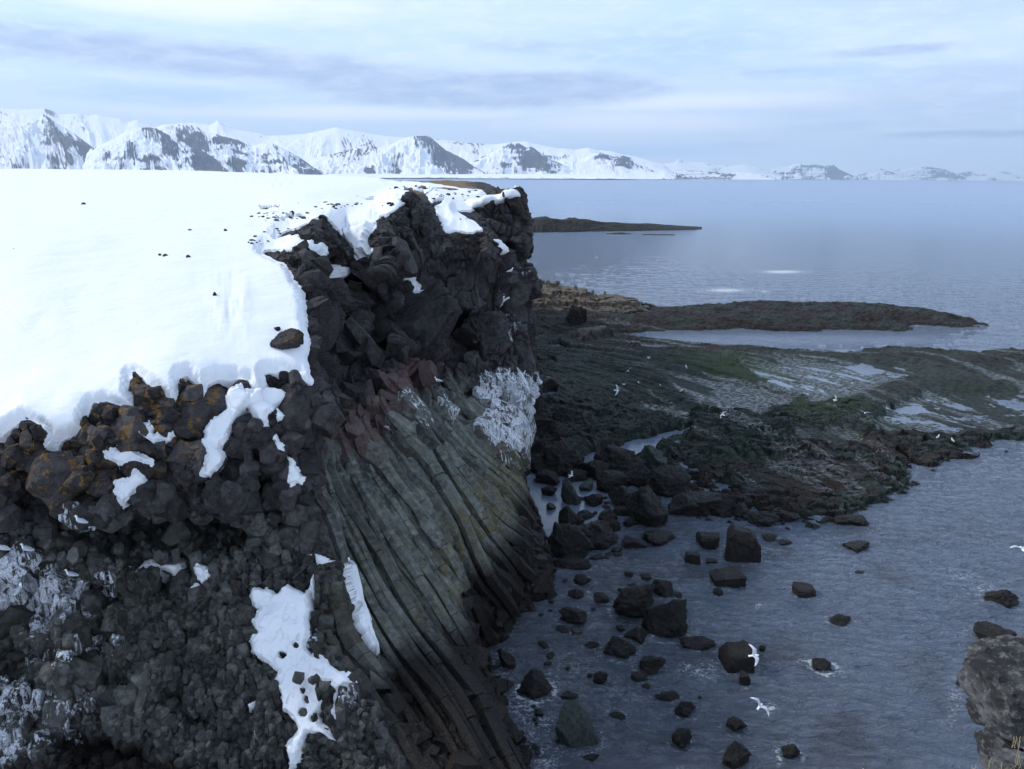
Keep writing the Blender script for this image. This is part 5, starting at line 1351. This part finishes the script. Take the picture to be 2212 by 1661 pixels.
def gull_mesh(kind, fl=(25, -12), dark=0.):
    """beak towards +X, 0.4 m long, wings open (fl = inner and outer wing angle) or folded"""
    Y_, Z_ = (0, 1, 0), (0, 0, 1)
    V, T, Fq = [], [], []
    def add(v, t, f):
        o = len(V); V.extend(v); T.extend(t); Fq.extend([tuple(o + i for i in q) for q in f])
    if kind == 'sit':
        grey = lambda an: .5 if math.sin(an) > -.15 else 0.
        rings = [((-.20, 0, .085), .004, .004, Y_, Z_), ((-.19, 0, .09), .022, .008, Y_, Z_), ((-.13, 0, .10), .03, .016, Y_, Z_), ((-.08, 0, .105), .052, .036, Y_, Z_), ((-.02, 0, .11), .066, .056, Y_, Z_), ((.04, 0, .118), .066, .062, Y_, Z_), ((.085, 0, .135), .055, .055, Y_, Z_),
                 ((.11, 0, .165), .04, .04, Y_, Z_), ((.118, 0, .195), .034, .03, Y_, Z_), ((.13, 0, .222), .037, .03, Y_, Z_), ((.152, 0, .228), .03, .024, Y_, Z_), ((.168, 0, .224), .014, .012, Y_, Z_), ((.178, 0, .221), .009, .008, Y_, Z_), ((.198, 0, .214), .002, .002, Y_, Z_)]
        tn = [0.8, 0.1, .5, .5, grey, grey, lambda an: .5 if math.sin(an) > .5 else 0, 0, 0, 0, 0, 0, 1.5, 1.5]
        add(*loft(rings, tn))
        for s in (-1, 1):      # folded wing
            rings = [((.07, s * .05, .125), .008, .03, Y_, Z_), ((.02, s * .062, .12), .012, .045, Y_, Z_), ((-.08, s * .05, .112), .010, .034, Y_, Z_), ((-.16, s * .028, .10), .007, .018, Y_, Z_), ((-.235, s * .012, .092), .003, .006, Y_, Z_)]
            add(*loft(rings, [.5, .5, .5, .55, 1.0], seg=8))
            add(*loft([((.02, s * .022, .07), .006, .006, (1, 0, 0), Y_), ((.02, s * .022, .0), .005, .005, (1, 0, 0), Y_)], [1.0, 1.0], seg=6))
            add(*loft([((.0, s * .022, .004), .01, .003, Y_, Z_), ((.045, s * .022, .004), .018, .003, Y_, Z_)], [1.0, 1.0], seg=6))
    else:
        rings = [((-.20, 0, .0), .045, .004, Y_, Z_), ((-.15, 0, .0), .034, .010, Y_, Z_), ((-.10, 0, -.002), .034, .024, Y_, Z_), ((-.03, 0, -.005), .048, .045, Y_, Z_), ((.04, 0, -.004), .052, .05, Y_, Z_), ((.10, 0, .0), .042, .042, Y_, Z_), ((.135, 0, .006), .032, .032, Y_, Z_), ((.165, 0, .008), .033, .031, Y_, Z_), ((.19, 0, .005), .02, .019, Y_, Z_), ((.20, 0, .002), .009, .008, Y_, Z_), ((.225, 0, -.006), .002, .002, Y_, Z_)]
        add(*loft(rings, [0, 0, 0, lambda an: .4 if math.sin(an) > .6 else 0, lambda an: .4 if math.sin(an) > .6 else 0, 0, 0, 0, 0, 1.5, 1.5]))
        a1, a2 = math.radians(fl[0]), math.radians(fl[1])
        for s in (-1, 1):
            pts = []; L = [0, .06, .13, .20, .27, .35, .42, .48]
            chord = [.085, .085, .08, .075, .066, .05, .03, .006]; sweep = [.03, .045, .06, .058, .035, -.005, -.055, -.11]
            y = z = 0.; pr = 0
            for i, l in enumerate(L):
                d = l - pr; pr = l; an = a1 if l <= .20 else a2
                y += d * math.cos(an); z += d * math.sin(an)
                pts.append((y + .02, z + .025))
            rings = [((sweep[i], s * pts[i][0], pts[i][1]), chord[i], max(.0028, .011 * (1 - i / 8)), (1, 0, 0), Z_) for i in range(len(L))]
            g = .5 if not dark else .6
            add(*loft(rings, [g if not dark else .5, g, g, .5, .5, .3 if not dark else 1.0, .3 if not dark else 1.0, 1.0], seg=10))
    return np.array(V), np.array(T), Fq


def make_gull(kind, loc, rot, lab, fl=(25, -12), scale=1.0, group=None, dark=0):
    V, T, Fq = gull_mesh(kind, fl, dark)
    o = mesh_obj('gull', V, np.array(Fq), GULL, True, None, dict(tint=T))
    # close the loft ends by their tiny radius; seen from any side they read as points
    o.location = loc; o.rotation_euler = rot; o.scale = (scale,) * 3
    tag(o, lab, 'gull', group)
    return o


R = math.radians
FLY = [  # x, y, dist Y, rotation (bank, pitch, heading), wing angles, label
 (1628, 1416, 20.5, (R(32), R(-4), R(2)), (30, -14), 'large white gull with wings spread, flying over the square black boulder', .78, 0),
 (1641, 1526, 17.5, (R(30), R(-5), R(48)), (30, -14), 'white gull banking low over the water at the bottom of the view', .7, 0),
 (1289, 556, 62, (R(50), 0, R(80)), (4, -6), 'brownish gull with long straight wings over the open sea', .9, 1),
 (1332, 843, 45, (R(50), 0, R(-10)), (24, -14), 'white gull with spread wings low over the green reef', 1.0, 0),
 (1357, 801, 50, (R(-50), 0, R(80)), (12, -22), 'slender white gull turning over the green reef', .9, 0),
 (1402, 773, 55, (R(25), 0, R(-150)), (40, 18), 'gull with raised wings over the brown edge of the reef', .8, 0),
 (1348, 830, 46, (R(15), 0, R(200)), (18, -10), 'small white gull gliding just above the spread winged one', .65, 0),
 (1562, 896, 42, (R(-40), 0, R(120)), (28, -30), 'white gull dropping towards the narrow reef pool', .8, 0),
 (1804, 864, 48, (R(40), 0, R(-30)), (50, 30), 'white gull landing with lifted wing on the right of the reef', .8, 0),
 (1868, 892, 46, (R(8), 0, R(75)), (28, 6), 'white gull flying low with wings in a shallow V', .8, 0),
 (1233, 1027, 37, (R(20), 0, R(-20)), (25, 5), 'white gull fluttering over the boulder pile', .8, 0),
 (1482, 792, 52, (R(40), 0, R(10)), (15, -10), 'faint small gull over the middle of the reef', .5, 0),
 (2208, 1186, 27, (R(0), 0, R(80)), (16, -8), 'white gull cut off by the right edge of the view', 1.0, 0),
]
for x, y, Yd, rot, fl, lab, scl, dk in FLY:
    make_gull('fly', atY(x, y, Yd), rot, lab, fl, scl * (.8 if Yd > 36 and not dk else 1), 'gulls in flight', dk)
SIT_REEF = [(1472, 843, 20, 'gull standing among thin pools in the middle of the reef'), (1637, 859, 200, 'gull standing right of the narrow reef pool'), (1379, 826, 90, 'gull standing upright on the dark reef left of centre'), (1426, 832, 250, 'gull standing on green rock below the reef crack'),
            (1917, 882, 160, 'gull standing on the right hand green patch of the reef'), (2026, 943, 30, 'left gull of the pair standing on weed at the far right'), (2057, 950, 100, 'right gull of the pair standing on weed at the far right'), (1456, 1022, 60, 'gull standing at the lower reef pool'), (1323, 886, 0, 'gull resting on the reef beside the talus')]
for x, y, hd, lab in SIT_REEF:
    p = atZ(x, y + 3, .42)
    make_gull('sit', (p[0], p[1], .40), (0, R(-12), R(hd)), lab, scale=.85, group='gulls standing on the reef')
SIT_CLIFF = [(65, 1184, 180, 'gull resting on the whitest stained ledge of the near cliff'), (149, 1231, 185, 'gull on a stained knob right of the whitest ledge'), (38, 1258, 90, 'gull seen from behind on the white ledge at far left'), (179, 1266, 80, 'gull seen from behind below the stained knob'),
             (4, 1182, 180, 'gull cut off by the left edge of the view'), (176, 1118, 175, 'gull on the white nest ledge under the overhang'), (763, 1222, 150, 'gull perched above the slanting snow patch'),
             (1099, 590, 20, 'gull on the shoulder of the tall cliff'), (1048, 802, 200, 'gull at the left end of the white stained rock'), (1102, 808, 30, 'gull on top of the white stained rock'), (1136, 806, 30, 'upper gull at the outer edge of the stained rock'), (1134, 866, 10, 'lower gull at the outer edge of the stained rock'), (943, 832, 200, 'gull on a narrow ledge among the bent columns'), (1116, 868, 30, 'gull in the middle of the white stained rock')]
for x, y, hd, lab in SIT_CLIFF:
    p = on_cliff(x, y)
    if p is None: print('no rock for gull', x, y); continue
    make_gull('sit', tuple(p + np.array([0, -.06, .0])), (0, R(-8), R(hd)), lab, scale=1.0, group='gulls perched on the cliff')

# ------------------------------------------------------------------ the near ledge with its rough boulder and dry grass
def near_rock():
    m, t, p = new_mat('rough_lava')
    co = t.n('ShaderNodeTexCoord').outputs['Object']
    n1 = t.noise(co, 2.5, 8, .65); n2 = t.noise(co, 14, 8, .75)
    b = t.mix(t.ss(n1, .42, .6), (0.028, 0.028, 0.029), (0.105, 0.104, 0.106))
    b = t.mix(t.m('MULTIPLY', t.ss(n2, .5, .65), .7), b, (0.2, 0.195, 0.185))
    v = t.n('ShaderNodeTexVoronoi'); t.put(v.inputs['Vector'], co); v.inputs['Scale'].default_value = 9
    pit = t.ss(v.outputs[0], .14, .32)
    b = t.mix(pit, (0.025, 0.024, 0.024), b)
    t.put(p.inputs['Base Color'], b); p.inputs['Roughness'].default_value = .95; p.inputs['Specular IOR Level'].default_value = .15
    bb = bump(t, None, pit, .8, .04); bb = bump(t, None, n2, .8, .05, bb); bump(t, p, t.noise(co, 60, 5, .8), .6, .012, bb)

    def stone(name, x, y, Yd, rx, ry, rz, seed, lab, rot=0, bx=.5):
        v_, f = rock_shape(ICO6, seed, bx, 1, .13)
        q = v_ * 6 + seed
        F1, F2, hc, a, b_, c = voro(q[:, 0], q[:, 1], q[:, 2], seed)
        v_ = v_ * (1 - .05 * sstep(.3, .05, F1) * (rnd(hc, 3) > .5))[:, None] * np.array([rx, ry, rz])
        o = mesh_obj(name, v_, f, m, True); o.location = atY(x, y, Yd); o.rotation_euler = (0, 0, rot); tag(o, lab, 'boulder'); return o
    stone('lava_boulder', 2272, 1538, 5.2, .58, .6, .46, 703, 'large rough grey boulder at the bottom right corner')
    stone('lava_stone', 2168, 1645, 5.15, .20, .24, .24, 702, 'small dark pitted stone under the large grey boulder')
    stone('lava_slab', 2272, 1712, 4.3, .42, .4, .22, 704, 'flat lichened slab in front of the large grey boulder', .4, .8)
    # ledge they stand on
    v_, f = rock_shape(ICO6, 706, .6, 1, .1)
    o = mesh_obj('cliff_ledge', v_ * np.array([2.6, 2.2, 5.0]), f, m, True)
    c = atY(2330, 1760, 5.4); o.location = (c[0] + 1.35, c[1] - .7, c[2] - 4.9); tag(o, 'ledge of the near cliff under the foreground stones', 'ledge', kind='structure')
    # dry grass
    gm, t, p = new_mat('dry_grass'); p.inputs['Base Color'].default_value = (.30, .22, .12, 1); p.inputs['Roughness'].default_value = .8

    def blade(base, h, lean, wd, n=7):
        V, Fq = [], []
        for i in range(n):
            s = i / (n - 1); c = np.array(base) + np.array([lean[0] * s * s, lean[1] * s * s, h * s])
            w_ = wd * (1 - s * .85)
            V += [c + (w_, 0, 0), c + (0, w_, 0), c - (w_, 0, 0), c - (0, w_, 0)]
        for i in range(n - 1):
            for k in range(4): Fq.append((i * 4 + k, i * 4 + (k + 1) % 4, i * 4 + 4 + (k + 1) % 4, i * 4 + 4 + k))
        return V, Fq
    rr = np.random.default_rng(9)

    def tuft(x, y, Yd, n, h, lab, spread=.05, head=False):
        V, Fq = [], []
        c = atY(x, y, Yd)
        for i in range(n):
            b0 = c + np.array([rr.normal(0, spread), rr.normal(0, spread), 0])
            hh = h * rr.uniform(.6, 1.1)
            v, f_ = blade(b0, hh, (rr.normal(0, .04), rr.normal(0, .03)), .0016)
            o_ = len(V); V += v; Fq += [tuple(o_ + a for a in q) for q in f_]
            if head or i % 4 == 0:
                tip = v[-1]
                for k in range(7):
                    v2, f2 = blade(tip + np.array([rr.normal(0, .002), 0, -.012 * k]), .014, (rr.normal(0, .006), rr.normal(0, .006)), .003, 4)
                    o_ = len(V); V += list(v2); Fq += [tuple(o_ + a for a in q) for q in f2]
        o = mesh_obj('dry_grass', np.array(V), np.array(Fq), gm, True); tag(o, lab, 'grass', kind='stuff')
    tuft(2196, 1650, 4.0, 3, .17, 'dry straw seed head before the grey boulder', .01, True)
    tuft(2200, 1700, 4.0, 40, .10, 'tuft of dry straw coloured grass at the corner', .10)
    tuft(2110, 1720, 4.2, 6, .16, 'a few thin dry stems in front of the water', .07)


near_rock()

# ------------------------------------------------------------------ stones poking out of the plateau snow
def top_stones():
    spots = [(180, 441, 12, 4, 'lone flat stone far out on the snow field'), (345, 551, 7, 5, 'left small stone of two side by side on the snow'), (357, 552, 11, 6, 'middle flat stone of three side by side on the snow'), (405, 555, 10, 5, 'right small stone of three side by side on the snow'),
             (410, 497, 8, 3, 'tiny stone on the snow above the three in a row'), (465, 637, 10, 8, 'dark stone in a hollow of the steep snow slope'), (600, 712, 14, 10, 'small rock just above the lichened boulder at the snow edge'), (487, 498, 7, 3, 'tiny stone in the middle of the snow field')]
    for i, (x, y, a, b, lab) in enumerate(spots):
        px, py = proj(P0 + Nn * hs[:, None]); mm = (np.abs(px - x) < 4) & (np.abs(py - y) < 4) & (RV < 8.3)
        if not mm.any(): continue
        c = (P0 + Nn * hs[:, None])[mm]; c = c[c[:, 1] < c[:, 1].min() + 2.5].mean(0); d = np.linalg.norm(c - np.array([0, 0, H]))
        v, f = rock_shape(ICO4, 800 + i, .7, 1, .2); o = mesh_obj('snow_stone', v * np.array([a * d / F * .55, a * d / F * .5, max(b * d / F * .9, .08)]), f, WEED, False, None, dict(green=np.zeros(len(v)))); o.location = c; tag(o, lab, 'stone')
    # the many little ones near the rim cannot be told apart
    r = np.random.default_rng(5); k = 0
    base = [rock_shape(ICO4, 850 + j, .7, 1, .22) for j in range(5)]
    px, py = proj(P0 + Nn * hs[:, None]); pts = P0 + Nn * hs[:, None]
    for (cx, cy, sx, sy, n) in [(600, 466, 55, 10, 26), (600, 500, 55, 7, 14), (730, 440, 60, 5, 22), (850, 440, 30, 5, 8), (900, 405, 60, 5, 14), (980, 420, 45, 7, 16), (550, 515, 30, 8, 8), (1010, 470, 20, 6, 3)]:
        for j in range(n):
            x = r.normal(cx, sx * .6); y = r.normal(cy, sy * .6)
            mm = np.nonzero((np.abs(px - x) < 3.5) & (np.abs(py - y) < 2.5) & (RV < edge_row - .1) & (sdf > 2))[0]
            if not len(mm): continue
            c = pts[mm[np.argmin(pts[mm, 1])]]; d = np.linalg.norm(c - np.array([0, 0, H])); a = r.uniform(1.5, 6) * d / F
            v, f = base[k % 5]; v = v * np.array([a, a * .9, a * r.uniform(.4, .8)])
            o = mesh_obj('rim_stone', v, f, WEED, False, None, dict(green=np.zeros(len(v)))); o.location = c; o.rotation_euler = (0, 0, r.uniform(0, 6)); k += 1
            tag(o, 'small dark stone poking through the thin snow near the cliff rim', 'stone', 'small stones poking through the rim snow')


top_stones()


def edge_boulder():
    c = on_cliff(618, 742, 6)
    pts = P0 + Nn * hs[:, None]; px, py = proj(pts); mm = (np.abs(px - 618) < 5) & (np.abs(py - 745) < 5) & (RV < 8.2)
    c = pts[mm]; c = c[c[:, 1] < c[:, 1].min() + .8].mean(0)
    d = np.linalg.norm(c - np.array([0, 0, H]))
    v, f = rock_shape(ICO5, 905, .7, 1, .16)
    o = mesh_obj('rim_boulder', v * np.array([33 * d / F, .42, 24 * d / F]), f, ROCK, True, None, dict(tone=np.full(len(v), 1.), lichen=np.full(len(v), .9)))
    o.location = c + np.array([0.05, -.1, .14]); tag(o, 'lichen covered boulder jutting from the snow at the edge of the chasm', 'boulder')


edge_boulder()


# ------------------------------------------------------------------ the air over the bay
def haze():
    x, y0, y1, z0, z1 = 60000, -300, 42000, -3.0, 1700
    v = [(-x, y0, z0), (x, y0, z0), (x, y1, z0), (-x, y1, z0), (-x, y0, z1), (x, y0, z1), (x, y1, z1), (-x, y1, z1)]
    f = [(0, 3, 2, 1), (4, 5, 6, 7), (0, 1, 5, 4), (1, 2, 6, 5), (2, 3, 7, 6), (3, 0, 4, 7)]
    o = mesh_obj('haze', v, f, None, False); m = bpy.data.materials.new('haze'); m.use_nodes = True
    t = NT(m.node_tree); out = t.n('ShaderNodeOutputMaterial'); p = t.n('ShaderNodeVolumePrincipled')
    p.inputs['Color'].default_value = (.64, .80, 1, 1); p.inputs['Density'].default_value = 4.2e-5; p.inputs['Anisotropy'].default_value = .2
    t.t.links.new(p.outputs[0], out.inputs['Volume']); o.data.materials.append(m)
    tag(o, 'thin blue haze over the bay', kind='stuff')


haze()
